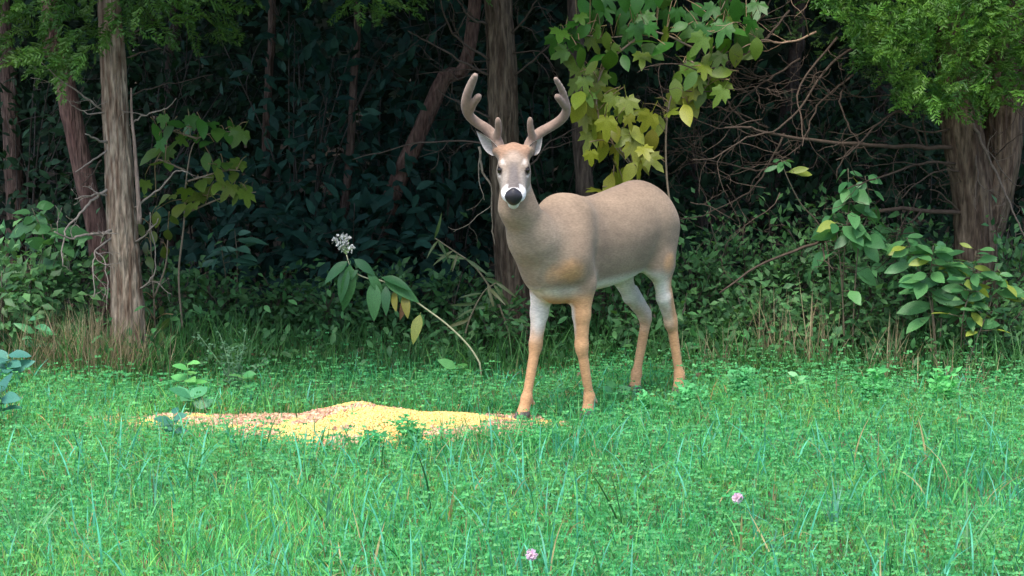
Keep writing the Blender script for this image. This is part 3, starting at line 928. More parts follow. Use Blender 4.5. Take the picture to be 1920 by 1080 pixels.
def cedar_left():
    rng = np.random.default_rng(11)
    d = 10.74
    pts = [(243, 712), (240, 650), (240, 580), (236, 500), (230, 430), (226, 370), (223, 300), (218, 220), (213, 130), (208, 50), (204, -20), (196, -200), (190, -420), (186, -700), (186, -1000)]
    P = [at(u, v, d) for u, v in pts]
    P[0][2] = -0.05
    root = empty("cedar_tree", (P[0][0], P[0][1], 0), "slim red cedar with pale shaggy bark and dead side branches at the lawn's edge", "tree")
    mb = MB()
    trunk_mesh(mb, P, [0.088, 0.080, 0.074, 0.072, 0.073, 0.068, 0.064, 0.062, 0.060, 0.056, 0.054, 0.05, 0.045, 0.035, 0.02], rng, flare=0.25, cols=((0.1174, 0.0743, 0.0504), (0.2652, 0.2122, 0.1566)))
    # a dead stem grown against the trunk
    st = smooth_path([at(u, v, d - 0.06) for u, v in ((262, 420), (258, 350), (252, 270), (247, 215), (246, 165))], 5)
    mb.tube(st, np.linspace(0.013, 0.004, len(st)), 7, (0.20, 0.15, 0.12))
    mb.build("trunk", M_BARK, root)
    for px, r0, dd, col, kids in (
            ([(190, 205), (150, 175), (110, 145), (75, 115)], 0.0055, -0.2, GREY_TWIG, 2),
            ([(196, 212), (165, 212), (140, 200), (125, 188)], 0.004, -0.1, GREY_TWIG, 1),
            ([(246, 240), (258, 222), (290, 210), (312, 203), (332, 184)], 0.005, -0.15, GREY_TWIG, 1),
            ([(203, 268), (182, 262), (160, 250)], 0.008, -0.2, GREY_TWIG, 0),
            ([(203, 280), (175, 300), (143, 322)], 0.0055, -0.2, GREY_TWIG, 0),
            ([(205, 352), (182, 368), (160, 388), (140, 412), (124, 428), (119, 452), (118, 500)], 0.0075, -0.25, GREY_TWIG, 2),
            ([(204, 366), (170, 366), (138, 374)], 0.006, -0.2, GREY_TWIG, 1),
            ([(216, 432), (190, 438), (160, 440), (130, 446), (102, 436)], 0.009, -0.3, GREY_TWIG, 3),
            ([(214, 440), (196, 456), (180, 470), (174, 500), (178, 560)], 0.006, -0.3, GREY_TWIG, 4),
            ([(178, 470), (195, 490), (202, 530), (200, 560)], 0.004, -0.3, GREY_TWIG, 2),
            ([(252, 390), (285, 365), (310, 342), (330, 320), (352, 325)], 0.006, -0.2, GREY_TWIG, 1),
            ([(252, 455), (275, 440), (300, 410)], 0.006, -0.2, GREY_TWIG, 1),
            ([(255, 545), (280, 528), (292, 500), (288, 450), (280, 400)], 0.004, -0.1, GREY_TWIG, 2),
            ([(240, 108), (262, 98), (280, 96)], 0.005, -0.1, BROWN_TWIG, 1),
            ([(236, 66), (250, 62), (272, 52)], 0.006, -0.2, BROWN_TWIG, 2),
            ([(190, 300), (170, 330), (150, 350)], 0.004, 0.1, BROWN_TWIG, 2),
            ([(245, 180), (270, 170), (330, 155), (400, 140)], 0.004, 0.3, BROWN_TWIG, 2)):
        branch_part(root, px, d - 0.03, d + dd, r0, r0 * 0.4, rng, col, kids=kids, kidlen=0.16)
    # live foliage at the top of the picture
    mb = MB()
    poly = [(-60, 70), (20, 100), (60, 125), (110, 138), (165, 125), (190, 70), (260, 50), (330, 72), (395, 62), (445, 12), (460, -90), (-60, -90)]
    for layer in range(4):
        uv = poly_sample(poly, 21, rng, 1400)
        keep = fbm(np.stack([uv[:, 0] / 60, uv[:, 1] / 45, np.full(len(uv), 3.0 + layer)], -1), 2) > 0.47
        uv = uv[keep]
        Q = np.array([at(u, v, d - 0.35 + 0.3 * layer + rng.uniform(-0.12, 0.12)) for u, v in uv])
        out = unit(np.stack([Q[:, 0] - P[9][0], np.full(len(Q), -0.3), np.full(len(Q), -0.25)], -1))
        cedar_sprays(mb, Q, out, rng.uniform(0.10, 0.18, len(Q)), mixcol((0.024, 0.07, 0.014), (0.065, 0.145, 0.024), rng.random(len(Q)), rng), rng)
    crown_cloud(mb, P[0] + np.array([0.55, -0.30, 3.7]), (1.75, 1.5, 1.9), 5200, 0.16, ((0.03, 0.08, 0.02), (0.06, 0.14, 0.03)), rng, 2.1)  # unseen crown, pushed forward and thickened to shade the lawn's back strip
    mb.build("crown", M_LEAF, root)
cedar_left()

def cedar_centre():
    rng = np.random.default_rng(12)
    d = 11.3
    pts = [(966, 668), (964, 610), (960, 540), (955, 460), (950, 380), (946, 290), (944, 200), (940, 110), (935, 20), (931, -60), (925, -250), (920, -500), (915, -900)]
    P = [at(u, v, d) for u, v in pts]
    P[0][2] = -0.05
    root = empty("cedar_tree", (P[0][0], P[0][1], 0), "straight brown cedar trunk rising directly behind the deer's antlers", "tree")
    mb = MB()
    trunk_mesh(mb, P, [0.088, 0.084, 0.080, 0.077, 0.075, 0.074, 0.071, 0.067, 0.064, 0.066, 0.06, 0.05, 0.03], rng, flare=0.22, cols=((0.0450, 0.0312, 0.0214), (0.1013, 0.0780, 0.0544)))
    mb.build("trunk", M_BARK, root)
    for px, r0, dd, col, kids in (
            ([(918, 142), (860, 112), (800, 76), (765, 58)], 0.007, -0.3, BROWN_TWIG, 3),
            ([(916, 112), (870, 82), (842, 52), (828, 10), (822, -30)], 0.007, -0.3, BROWN_TWIG, 3),
            ([(912, 46), (880, 30), (850, -10)], 0.008, -0.2, BROWN_TWIG, 2),
            ([(920, 285), (890, 266), (790, 268), (730, 280), (660, 300)], 0.006, 0.2, BROWN_TWIG, 3),
            ([(925, 225), (870, 195), (820, 170)], 0.006, -0.1, BROWN_TWIG, 2),
            ([(920, 130), (850, 132), (780, 140)], 0.004, 0.3, BROWN_TWIG, 3),
            ([(898, 275), (905, 320), (921, 350), (922, 420), (932, 470), (955, 560)], 0.007, 0.0, (0.22, 0.18, 0.13), 2),
            ([(960, 62), (985, 35), (1005, 0), (1020, -30)], 0.006, -0.2, BROWN_TWIG, 3),
            ([(965, 142), (1000, 112), (1045, 72), (1070, 50)], 0.005, -0.2, BROWN_TWIG, 3),
            ([(962, 100), (1010, 96), (1040, 130)], 0.004, -0.2, BROWN_TWIG, 2),
            ([(970, 330), (1005, 300), (1032, 265), (1080, 240), (1110, 220)], 0.006, 0.1, BROWN_TWIG, 2),
            ([(1020, 282), (1060, 270), (1105, 258)], 0.004, 0.1, BROWN_TWIG, 1)):
        branch_part(root, px, d - 0.04, d + dd, r0, r0 * 0.4, rng, col, kids=kids, kidlen=0.28)
    mb = MB()
    uv = np.vstack([poly_sample([(640, -40), (650, 14), (700, 24), (760, 14), (800, -40)], 12, rng, 800), poly_sample([(560, -90), (560, -20), (1100, -20), (1100, -90)], 20, rng, 1200)])
    Q = np.array([at(u, v, d - 0.6 + rng.uniform(-0.3, 0.3)) for u, v in uv])
    cedar_sprays(mb, Q, np.tile([0, -0.5, -0.3], (len(Q), 1)), rng.uniform(0.09, 0.15, len(Q)), mixcol((0.03, 0.08, 0.015), (0.07, 0.15, 0.025), rng.random(len(Q)), rng), rng)
    crown_cloud(mb, P[0] + np.array([0.0, 0.15, 3.9]), (1.6, 1.5, 2.0), 3000, 0.16, ((0.03, 0.08, 0.02), (0.06, 0.14, 0.03)), rng, 2.15)
    mb.build("crown", M_LEAF, root)
cedar_centre()

def cedar_right():
    rng = np.random.default_rng(13)
    d = 11.05
    def pp(l, dd=0.0):
        return [at(u, v, d + dd) for u, v in l]
    A = pp([(1832, 690), (1832, 600), (1830, 520), (1828, 450), (1826, 390), (1818, 330), (1808, 270), (1800, 210), (1794, 130), (1786, 20), (1775, -150), (1760, -500), (1755, -900)])
    A[0][2] = -0.05
    B = pp([(1838, 470), (1848, 410), (1862, 350), (1872, 280), (1876, 200), (1880, 120), (1886, 20), (1900, -200), (1920, -600)], 0.05)
    C = pp([(1840, 520), (1866, 420), (1888, 320), (1896, 250), (1902, 170), (1910, 60), (1930, -200)], 0.22)
    root = empty("cedar_tree", (A[0][0], A[0][1], 0), "stout red cedar with several stems and low feathery green foliage", "tree")
    mb = MB()
    trunk_mesh(mb, A, [0.125, 0.115, 0.105, 0.098, 0.095, 0.095, 0.095, 0.092, 0.085, 0.08, 0.07, 0.05, 0.03], rng, flare=0.2, cols=((0.0546, 0.0349, 0.0239), (0.1260, 0.0917, 0.0625)))
    trunk_mesh(mb, B, [0.05, 0.075, 0.082, 0.085, 0.085, 0.08, 0.075, 0.06, 0.03], rng, cols=((0.0588, 0.0367, 0.0255), (0.1344, 0.0961, 0.0664)))
    trunk_mesh(mb, C, [0.03, 0.05, 0.055, 0.055, 0.05, 0.05, 0.03], rng, n=28, cols=((0.0504, 0.0349, 0.0239), (0.1092, 0.0830, 0.0547)))
    mb.build("trunk", M_BARK, root)
    T1, T2 = (0.056, 0.040, 0.029), (0.10, 0.078, 0.06)
    for px, r0, dd, col, kids in (
            ([(1800, 276), (1720, 276), (1630, 272), (1520, 262), (1440, 250), (1400, 238), (1360, 240)], 0.013, -0.4, T1, 6),
            ([(1795, 206), (1740, 204), (1680, 212), (1640, 238), (1600, 282), (1570, 300)], 0.008, -0.5, T1, 5),
            ([(1790, 240), (1735, 248), (1690, 234), (1660, 238)], 0.006, -0.3, T1, 3),
            ([(1805, 308), (1740, 304), (1690, 318), (1640, 336), (1590, 352)], 0.008, -0.5, T1, 5),
            ([(1815, 398), (1760, 396), (1690, 392), (1630, 400), (1560, 442), (1490, 470), (1420, 500), (1350, 548)], 0.013, -0.4, T1, 5),
            ([(1600, 90), (1560, 118), (1510, 190), (1460, 240), (1400, 258), (1340, 296), (1300, 300)], 0.007, -0.5, T1, 6),
            ([(1570, 70), (1500, 160), (1504, 230), (1506, 272)], 0.006, -0.5, T1, 4),
            ([(1600, 140), (1540, 190), (1520, 230), (1498, 276), (1455, 305)], 0.006, -0.3, T1, 4),
            ([(1585, 160), (1575, 190), (1590, 230), (1605, 262), (1640, 300)], 0.006, -0.2, T1, 4),
            ([(1480, 20), (1440, 70), (1400, 100), (1330, 130), (1260, 120), (1220, 125)], 0.006, -0.5, T1, 6),
            ([(1500, 110), (1440, 150), (1400, 180), (1330, 250), (1260, 260)], 0.006, -0.2, T1, 6),
            ([(1480, 300), (1430, 320), (1380, 312), (1300, 290), (1262, 262)], 0.006, -0.1, T1, 6),
            ([(1470, 250), (1430, 330), (1390, 370), (1320, 402), (1275, 412)], 0.006, -0.1, T1, 4),
            ([(1440, 240), (1380, 210), (1320, 200), (1270, 190)], 0.005, 0.1, T1, 6),
            ([(1400, 230), (1370, 200), (1360, 180), (1340, 165)], 0.005, 0.1, T1, 4),
            ([(1880, 160), (1905, 200), (1935, 240)], 0.006, -0.2, T1, 2),
            ([(1860, 300), (1890, 270), (1930, 240)], 0.005, -0.2, T1, 2),
            ([(1835, 270), (1830, 300), (1838, 345), (1860, 360)], 0.005, -0.25, T2, 3),
            ([(1813, 206), (1832, 250), (1852, 292), (1880, 350), (1905, 410), (1925, 450)], 0.009, -0.45, T2, 2),
            ([(1820, 325), (1760, 320), (1720, 345), (1690, 372)], 0.006, -0.3, T1, 3),
            ([(1400, 60), (1430, 30), (1450, -20)], 0.006, -0.2, T1, 4),
            ([(1530, 60), (1480, 80), (1430, 75), (1390, 90)], 0.006, -0.3, (0.27, 0.18, 0.12), 4)):
        branch_part(root, px, d - 0.05, d + dd, r0, r0 * 0.35, rng, col, kids=kids, kidlen=0.34)
    # the tangle of fine dead twigs left of the stems
    mb = MB()
    for k in range(24):
        u, v = rng.uniform(1260, 1760), rng.uniform(120, 440)
        twiggy(mb, at(u, v, d + rng.uniform(-0.4, 0.5)), rng.normal(0, 1, 3) * (1, 0.5, 0.6) + (-0.6, 0, 0), rng.uniform(0.25, 0.6), 0.0030, rng, 2, 3, T1, 0.24)
    mb.build("twig_tangle", M_TWIG, root, kind="stuff")
    mb = MB()
    poly = [(1585, 50), (1620, 95), (1650, 130), (1690, 150), (1700, 185), (1760, 200), (1830, 205), (1880, 190), (1930, 150), (2040, 150), (2040, -90), (1560, -90)]
    for layer in range(6):
        uv = poly_sample(poly, 16, rng, 2600)
        keep = fbm(np.stack([uv[:, 0] / 55, uv[:, 1] / 45, np.full(len(uv), 13.0 + layer)], -1), 2) > 0.44
        uv = uv[keep]
        Q = np.array([at(u, v, d - 0.75 + 0.18 * layer + rng.uniform(-0.1, 0.1)) for u, v in uv])
        out = np.stack([np.full(len(Q), -0.35), np.full(len(Q), -0.7), np.full(len(Q), -0.15)], -1)
        cedar_sprays(mb, Q, out, rng.uniform(0.09, 0.17, len(Q)), mixcol((0.036, 0.105, 0.018), (0.095, 0.21, 0.030), rng.random(len(Q)) ** 1.2, rng), rng)
    uv = poly_sample([(1380, -60), (1400, 40), (1500, 70), (1600, 140), (1660, 150), (1650, -60)], 22, rng, 1500)
    Q = np.array([at(u, v, d + 0.2 + rng.uniform(-0.2, 0.2)) for u, v in uv])
    cedar_sprays(mb, Q, np.tile([-0.6, -0.3, -0.3], (len(Q), 1)), rng.uniform(0.09, 0.15, len(Q)), mixcol((0.03, 0.07, 0.02), (0.06, 0.13, 0.03), rng.random(len(Q)), rng), rng)
    crown_cloud(mb, A[0] + np.array([0.0, 0.45, 3.8]), (2.0, 1.5, 2.0), 3400, 0.16, ((0.03, 0.08, 0.02), (0.06, 0.14, 0.03)), rng, 2.0)
    mb.build("crown", M_LEAF, root)
cedar_right()

# ------------------------------------------------------------------ the wood behind: single trunks
def forest_tree(seed, d, pts, rad, label, cols=((0.055, 0.036, 0.03), (0.10, 0.072, 0.058)), crown=(2.1, 1.9, 1.7), ch=4.2, n=2400, name="forest_tree", group=None):
    rng = np.random.default_rng(seed)
    P = [at(u, v, d) for u, v in pts]
    base = P[0].copy()
    base[2] = -0.05
    P = [base] + P
    top = P[-1] + np.array([(P[-1] - P[-2])[0] * 0.6, rng.uniform(-0.2, 0.5), 3.2])
    P.append(top)
    root = empty(name, (base[0], base[1], 0), label, "tree", group)
    mb = MB()
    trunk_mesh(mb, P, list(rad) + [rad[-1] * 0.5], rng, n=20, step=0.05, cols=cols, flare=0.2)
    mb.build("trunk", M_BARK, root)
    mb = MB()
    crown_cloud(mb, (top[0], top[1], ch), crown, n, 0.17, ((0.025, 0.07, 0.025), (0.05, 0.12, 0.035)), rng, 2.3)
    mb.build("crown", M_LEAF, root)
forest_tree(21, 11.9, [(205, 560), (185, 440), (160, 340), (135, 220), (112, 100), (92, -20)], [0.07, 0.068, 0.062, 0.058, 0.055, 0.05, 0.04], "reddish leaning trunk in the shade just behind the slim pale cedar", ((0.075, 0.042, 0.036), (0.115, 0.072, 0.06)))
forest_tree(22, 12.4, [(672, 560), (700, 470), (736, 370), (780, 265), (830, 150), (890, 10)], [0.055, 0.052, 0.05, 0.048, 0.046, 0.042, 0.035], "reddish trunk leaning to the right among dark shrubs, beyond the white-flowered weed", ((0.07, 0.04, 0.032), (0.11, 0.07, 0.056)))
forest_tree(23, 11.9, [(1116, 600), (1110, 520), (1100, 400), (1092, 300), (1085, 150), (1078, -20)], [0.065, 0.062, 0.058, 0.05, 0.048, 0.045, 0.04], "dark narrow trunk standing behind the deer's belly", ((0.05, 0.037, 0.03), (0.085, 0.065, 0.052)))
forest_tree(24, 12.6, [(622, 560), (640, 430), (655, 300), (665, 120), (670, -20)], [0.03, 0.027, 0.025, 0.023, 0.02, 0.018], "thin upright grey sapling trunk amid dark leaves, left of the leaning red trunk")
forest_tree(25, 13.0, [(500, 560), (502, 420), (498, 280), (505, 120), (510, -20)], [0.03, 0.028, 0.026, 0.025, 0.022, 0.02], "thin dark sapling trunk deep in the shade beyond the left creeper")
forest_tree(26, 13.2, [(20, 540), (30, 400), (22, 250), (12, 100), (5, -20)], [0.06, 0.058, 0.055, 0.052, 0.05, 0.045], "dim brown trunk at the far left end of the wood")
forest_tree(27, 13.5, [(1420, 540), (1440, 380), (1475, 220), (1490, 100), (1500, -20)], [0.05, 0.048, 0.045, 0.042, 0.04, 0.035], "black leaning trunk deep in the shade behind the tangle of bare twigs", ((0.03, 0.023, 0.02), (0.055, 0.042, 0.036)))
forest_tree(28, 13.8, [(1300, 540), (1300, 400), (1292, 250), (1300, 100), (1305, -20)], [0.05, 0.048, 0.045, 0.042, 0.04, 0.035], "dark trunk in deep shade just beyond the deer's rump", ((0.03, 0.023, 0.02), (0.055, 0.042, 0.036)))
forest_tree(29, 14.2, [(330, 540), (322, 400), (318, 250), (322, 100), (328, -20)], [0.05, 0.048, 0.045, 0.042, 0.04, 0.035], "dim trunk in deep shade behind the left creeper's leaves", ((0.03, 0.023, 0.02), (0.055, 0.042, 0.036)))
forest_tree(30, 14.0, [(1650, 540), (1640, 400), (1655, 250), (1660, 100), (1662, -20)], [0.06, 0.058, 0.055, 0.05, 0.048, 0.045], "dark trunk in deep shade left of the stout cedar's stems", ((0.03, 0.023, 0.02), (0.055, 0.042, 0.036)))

def far_wood():
    rng = np.random.default_rng(40)
    mb = MB()
    def slab(n, y0, y1, z0, z1, size, c0, c1):
        y = rng.uniform(y0, y1, n)
        P = np.stack([rng.uniform(-1, 1, n) * (0.26 * y + 2.5), y, rng.uniform(z0, z1, n)], -1)
        keep = fbm(P * np.array([0.9, 0.5, 0.9]), 2) > 0.30
        P = P[keep]
        n = len(P)
        R = frames(rng.normal(0, 1, (n, 3)) + (0, -0.2, -0.5), np.array([0, -0.5, 0.7]) + rng.normal(0, 0.6, (n, 3)))
        scatter(mb, *SMALL_LEAF, P, R, size * rng.uniform(0.6, 1.4, n), mixcol(c0, c1, rng.random(n), rng, 0.3))
    slab(15000, 14.0, 17.5, 0.0, 2.3, 0.12, (0.004, 0.012, 0.007), (0.012, 0.030, 0.017))  # slab colours lowered: the wood's darkness is painted into the leaves
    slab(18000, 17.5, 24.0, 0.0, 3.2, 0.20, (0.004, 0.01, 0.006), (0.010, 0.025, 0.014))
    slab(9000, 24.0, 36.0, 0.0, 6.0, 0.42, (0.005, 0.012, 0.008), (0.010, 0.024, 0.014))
    slab(22000, 12.5, 36.0, 2.6, 6.5, 0.42, (0.005, 0.012, 0.008), (0.010, 0.024, 0.014))  # unseen canopy overhead, made dense to keep light off the ground below
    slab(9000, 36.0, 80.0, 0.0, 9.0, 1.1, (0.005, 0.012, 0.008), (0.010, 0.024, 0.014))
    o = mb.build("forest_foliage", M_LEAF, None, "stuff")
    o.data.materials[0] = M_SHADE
    tag(o, "dark mass of leaves filling the wood behind everything", "foliage")
far_wood()

# ------------------------------------------------------------------ shrubs of the understorey
def bush(seed, u, d, h, w, n, size, c0, c1, label, name="shrub", group=None, z0=0.05, flat=0.8, leaf=None, stemcol=(0.055, 0.045, 0.03), up=0.6, stems=7, mat=M_LEAF):
    rng = np.random.default_rng(seed)
    x = (u - 960) / FPX * d
    root = empty(name, (x, d, float(ground_z(x, d))), label, "shrub", group)
    b = np.array([x, d, 0.0])
    sm_, tips = MB(), []
    for k in range(stems):
        a = rng.uniform(0, 2 * np.pi)
        e = np.array([np.cos(a) * w * rng.uniform(0.2, 0.9), np.sin(a) * w * 0.7 * rng.uniform(0.2, 0.9), h * rng.uniform(0.65, 1.0)])
        s0 = b + np.array([np.cos(a), np.sin(a), 0]) * w * 0.12
        p = smooth_path([s0 + (0, 0, -0.02), b + e * (0.35, 0.35, 0.5) + rng.normal(0, 0.03, 3), b + e], 5)
        sm_.tube(p, np.linspace(0.007, 0.0025, len(p)), 5, stemcol)
        tips += [p[i] for i in range(3, len(p))]
        for j in range(3):
            i = rng.integers(3, len(p) - 1)
            q, rr, _ = wander(p[i], unit(p[i + 1] - p[i]) + rng.normal(0, 0.7, 3), h * 0.35, 0.003, rng, 0.2)
            sm_.tube(q, rr, 4, stemcol)
            tips += list(q[2:])
    sm_.build("stem", M_STEM, root)
    tips = np.array(tips)
    P = tips[rng.integers(0, len(tips), n)] + rng.normal(0, 1, (n, 3)) * np.array([0.09, 0.09, 0.07]) * (w / 0.45 + 0.3)
    P[:, 2] = np.clip(P[:, 2], z0, None)
    out = unit(P - (b + (0, 0, h * 0.45)))
    R = frames(out + rng.normal(0, 0.5, (n, 3)) + (0, -0.2, -0.25), np.array([0, -0.45, up]) + 0.3 * out + rng.normal(0, 0.38, (n, 3)))
    mb = MB()
    L = leaf if leaf is not None else SMALL_LEAF
    scatter(mb, *L, P, R, size * rng.uniform(0.6, 1.35, n), mixcol(c0, c1, rng.random(n), rng, 0.25))
    mb.build("foliage", mat, root)
MASS_LEAF = leaf_blade(0.46, 3, 0.2, 0.25, 0.45)
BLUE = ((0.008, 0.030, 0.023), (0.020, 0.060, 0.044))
DARK = ((0.006, 0.020, 0.011), (0.016, 0.044, 0.021))  # both leaf sets darkened to carry the deep shade in their colour
_r = np.random.default_rng(50)
for k, (u, d, h, w) in enumerate(((560, 12.6, 1.75, 0.55), (720, 12.9, 1.7, 0.6), (850, 12.5, 1.0, 0.45), (640, 12.2, 0.75, 0.45), (440, 12.5, 0.95, 0.5), (830, 13.4, 1.9, 0.6))):
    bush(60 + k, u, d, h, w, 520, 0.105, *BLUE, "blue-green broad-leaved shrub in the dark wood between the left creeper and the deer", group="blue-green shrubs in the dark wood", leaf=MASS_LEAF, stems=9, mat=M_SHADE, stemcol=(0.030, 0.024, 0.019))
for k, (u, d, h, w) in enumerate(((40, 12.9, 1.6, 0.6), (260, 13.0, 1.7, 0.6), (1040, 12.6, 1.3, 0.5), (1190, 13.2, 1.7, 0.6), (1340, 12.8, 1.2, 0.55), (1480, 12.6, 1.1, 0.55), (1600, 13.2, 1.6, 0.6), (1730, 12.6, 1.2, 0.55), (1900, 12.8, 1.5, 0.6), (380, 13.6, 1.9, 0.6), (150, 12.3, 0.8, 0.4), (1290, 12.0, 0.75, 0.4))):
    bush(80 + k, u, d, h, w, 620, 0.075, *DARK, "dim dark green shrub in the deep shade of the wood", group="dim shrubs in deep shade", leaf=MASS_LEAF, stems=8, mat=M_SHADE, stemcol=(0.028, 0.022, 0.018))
MID = ((0.036, 0.108, 0.040), (0.105, 0.235, 0.080))
for k, (u, d, h, w) in enumerate(((1310, 11.35, 0.52, 0.24), (1385, 11.5, 0.66, 0.26), (1470, 11.4, 0.60, 0.28), (1560, 11.5, 0.72, 0.28), (1650, 11.3, 0.62, 0.28), (1740, 11.4, 0.62, 0.28), (1895, 11.0, 0.70, 0.3), (1860, 10.7, 0.42, 0.25), (1430, 11.0, 0.40, 0.24), (1600, 10.95, 0.42, 0.26))):
    bush(100 + k, u, d, h, w, 750, 0.046, *MID, "small-leaved green bush in the thicket between the deer's rump and the stout cedar", group="small-leaved bushes in the right-hand thicket", up=0.5, stems=8)
LOW = ["low bush in the shade right behind the slim pale cedar", "low bush under the left creeper's reddish leaf", "low dark bush between the left creeper and the thin sapling trunks", "low bush straight below the white flower cluster", "low bush below the drooping leaves of the arching weed", "low bush behind the stem of the arching weed", "small low bush in front of the foot of the cedar behind the deer", "low bush seen between the deer's forelegs and belly", "low bush seen between the deer's fore and hind legs", "small low bush right behind the deer's hind legs"]
for k, (u, d, h, w) in enumerate(((300, 11.6, 0.42, 0.26), (400, 11.7, 0.38, 0.28), (520, 11.8, 0.40, 0.3), (620, 11.6, 0.34, 0.28), (730, 11.7, 0.36, 0.28), (850, 11.6, 0.40, 0.28), (900, 11.0, 0.30, 0.2), (1040, 11.5, 0.45, 0.25), (1180, 11.3, 0.45, 0.22), (1240, 11.0, 0.30, 0.18))):
    bush(120 + k, u, d, h, w, 520, 0.05, (0.024, 0.078, 0.028), (0.060, 0.145, 0.045), LOW[k], group="low bushes at the foot of the wood", stems=6)
LEFTB = ["leafy green bush below the big heart-shaped leaves left of the slim cedar", "leafy green bush behind the tall brown dry grass", "leafy green bush at the lawn's left edge beside the blue-green weed"]
for k, (u, d, h, w) in enumerate(((40, 11.3, 0.55, 0.3), (120, 11.5, 0.5, 0.28), (-20, 10.9, 0.5, 0.28))):
    bush(140 + k, u, d, h, w, 520, 0.06, *MID, LEFTB[k], group="leafy bushes left of the slim cedar", stems=7)

# ------------------------------------------------------------------ plants with large single leaves
def vine(name, label, cat, seed, polys, d, spacing, size, c_top, c_bot, vr, meshes, stems, stemcol=(0.16, 0.12, 0.08), jitter=0.12, face=(0, -0.8, 0.45), down=(0, -0.25, -0.8), grp=None, srad=0.006):
    rng = np.random.default_rng(seed)
    S = [smooth_path([at(u, v, d + 0.05) for u, v in s], 4) for s in stems]
    foot = S[0][0]
    root = empty(name, (foot[0], foot[1], max(0.0, foot[2])), label, cat, grp)
    mb = MB()
    for s in S:
        mb.tube(s, np.linspace(srad, srad * 0.4, len(s)), 6, stemcol)
    allS = np.vstack(S)
    P, U = [], []
    for poly in polys:
        for u, v in poly_sample(poly, spacing, rng, 2500):
            P.append(at(u, v, d + rng.uniform(-jitter, jitter)))
            U.append(v)
    P, U = np.array(P), np.array(U)
    n = len(P)
    fwd = np.array(down) + rng.normal(0, 0.45, (n, 3))
    sz = size * rng.uniform(0.75, 1.2, n)
    near = allS[np.argmin(((P[:, None] - allS[None]) ** 2).sum(-1), 1)]
    base = P - unit(fwd) * sz[:, None] * 0.5
    for k in range(n):                                        # stalks from the stem to each leaf
        e = base[k] - unit(fwd)[k] * sz[k] * 0.3
        mb.tube(smooth_path([near[k], (near[k] + e) / 2 + (0, 0, 0.015), e], 3), [0.0022] * 7, 4, np.array(stemcol) * (1.2, 1.1, 0.8))
    mb.build("stem", M_STEM, root)
    t = np.clip((U - vr[0]) / (vr[1] - vr[0]) + rng.normal(0, 0.16, n), 0, 1)
    leaf_objects(root, meshes, base, fwd, np.array(face) + rng.normal(0, 0.28, (n, 3)), sz, mixcol(c_top, c_bot, t, rng, 0.18), rng)
    return root
vine("creeper_vine", "hanging creeper with large lobed green to yellow leaves above the deer's back", "vine", 201,
     [[(1035, 52), (1090, 40), (1075, 10), (1240, -10), (1262, 60), (1230, 110), (1160, 120), (1150, 170), (1190, 200), (1235, 235), (1230, 320), (1195, 332), (1110, 300), (1090, 255), (1075, 190), (1065, 130), (1030, 80)],
      [(1262, 150), (1300, 120), (1370, 140), (1365, 180), (1320, 190), (1290, 215), (1255, 215)],
      [(1260, 20), (1420, 10), (1420, 100), (1340, 125), (1290, 100)],
      [(1105, 345), (1160, 330), (1175, 345), (1120, 360)]], 10.75, 19.5, 0.122, (0.030, 0.115, 0.014), (0.190, 0.200, 0.018), (50, 270), LOBED + OVATE,
     [[(1262, 420), (1250, 330), (1250, 230), (1265, 160), (1300, 90), (1340, 40), (1380, -40)], [(1300, 90), (1230, 60), (1150, 70), (1060, 62)], [(1200, 66), (1130, 130), (1120, 210), (1150, 270), (1190, 320)], [(1290, 110), (1330, 150), (1290, 195)], [(1340, 40), (1400, 60)], [(1160, 275), (1200, 340), (1130, 350)]])
vine("creeper_vine", "young creeper with flat green leaves right of the slim pale cedar", "vine", 202,
     [[(300, 225), (350, 220), (455, 240), (460, 255), (400, 265), (330, 275), (290, 275)], [(278, 290), (330, 290), (325, 320), (285, 320)], [(385, 300), (450, 305), (455, 335), (390, 335)],
      [(270, 345), (300, 370), (370, 355), (365, 385), (340, 395), (275, 372)], [(375, 345), (470, 350), (475, 372), (380, 370)]], 11.1, 19, 0.115, (0.040, 0.130, 0.020), (0.115, 0.150, 0.022), (240, 380), LOBED[:2] + OVATE, face=(0, -0.5, 0.85), down=(0, -0.7, -0.35), stems=
     [[(345, 640), (335, 520), (345, 420), (350, 330), (370, 260), (440, 245)], [(348, 320), (300, 300), (290, 305)], [(348, 400), (420, 370), (480, 360)], [(352, 340), (420, 320), (450, 320)], [(370, 260), (320, 245), (300, 250)]])
vine("creeper_vine", "sparse yellowing creeper twined around the foot of the slim pale cedar", "vine", 203,
     [[(258, 410), (330, 415), (325, 450), (300, 500), (262, 505)], [(262, 560), (320, 590), (310, 640), (265, 640)]], 10.85, 24, 0.075, (0.09, 0.11, 0.02), (0.05, 0.10, 0.025), (400, 640), OVATE,
     [[(290, 690), (290, 600), (285, 500), (280, 420)], [(288, 560), (310, 500), (315, 440)]])

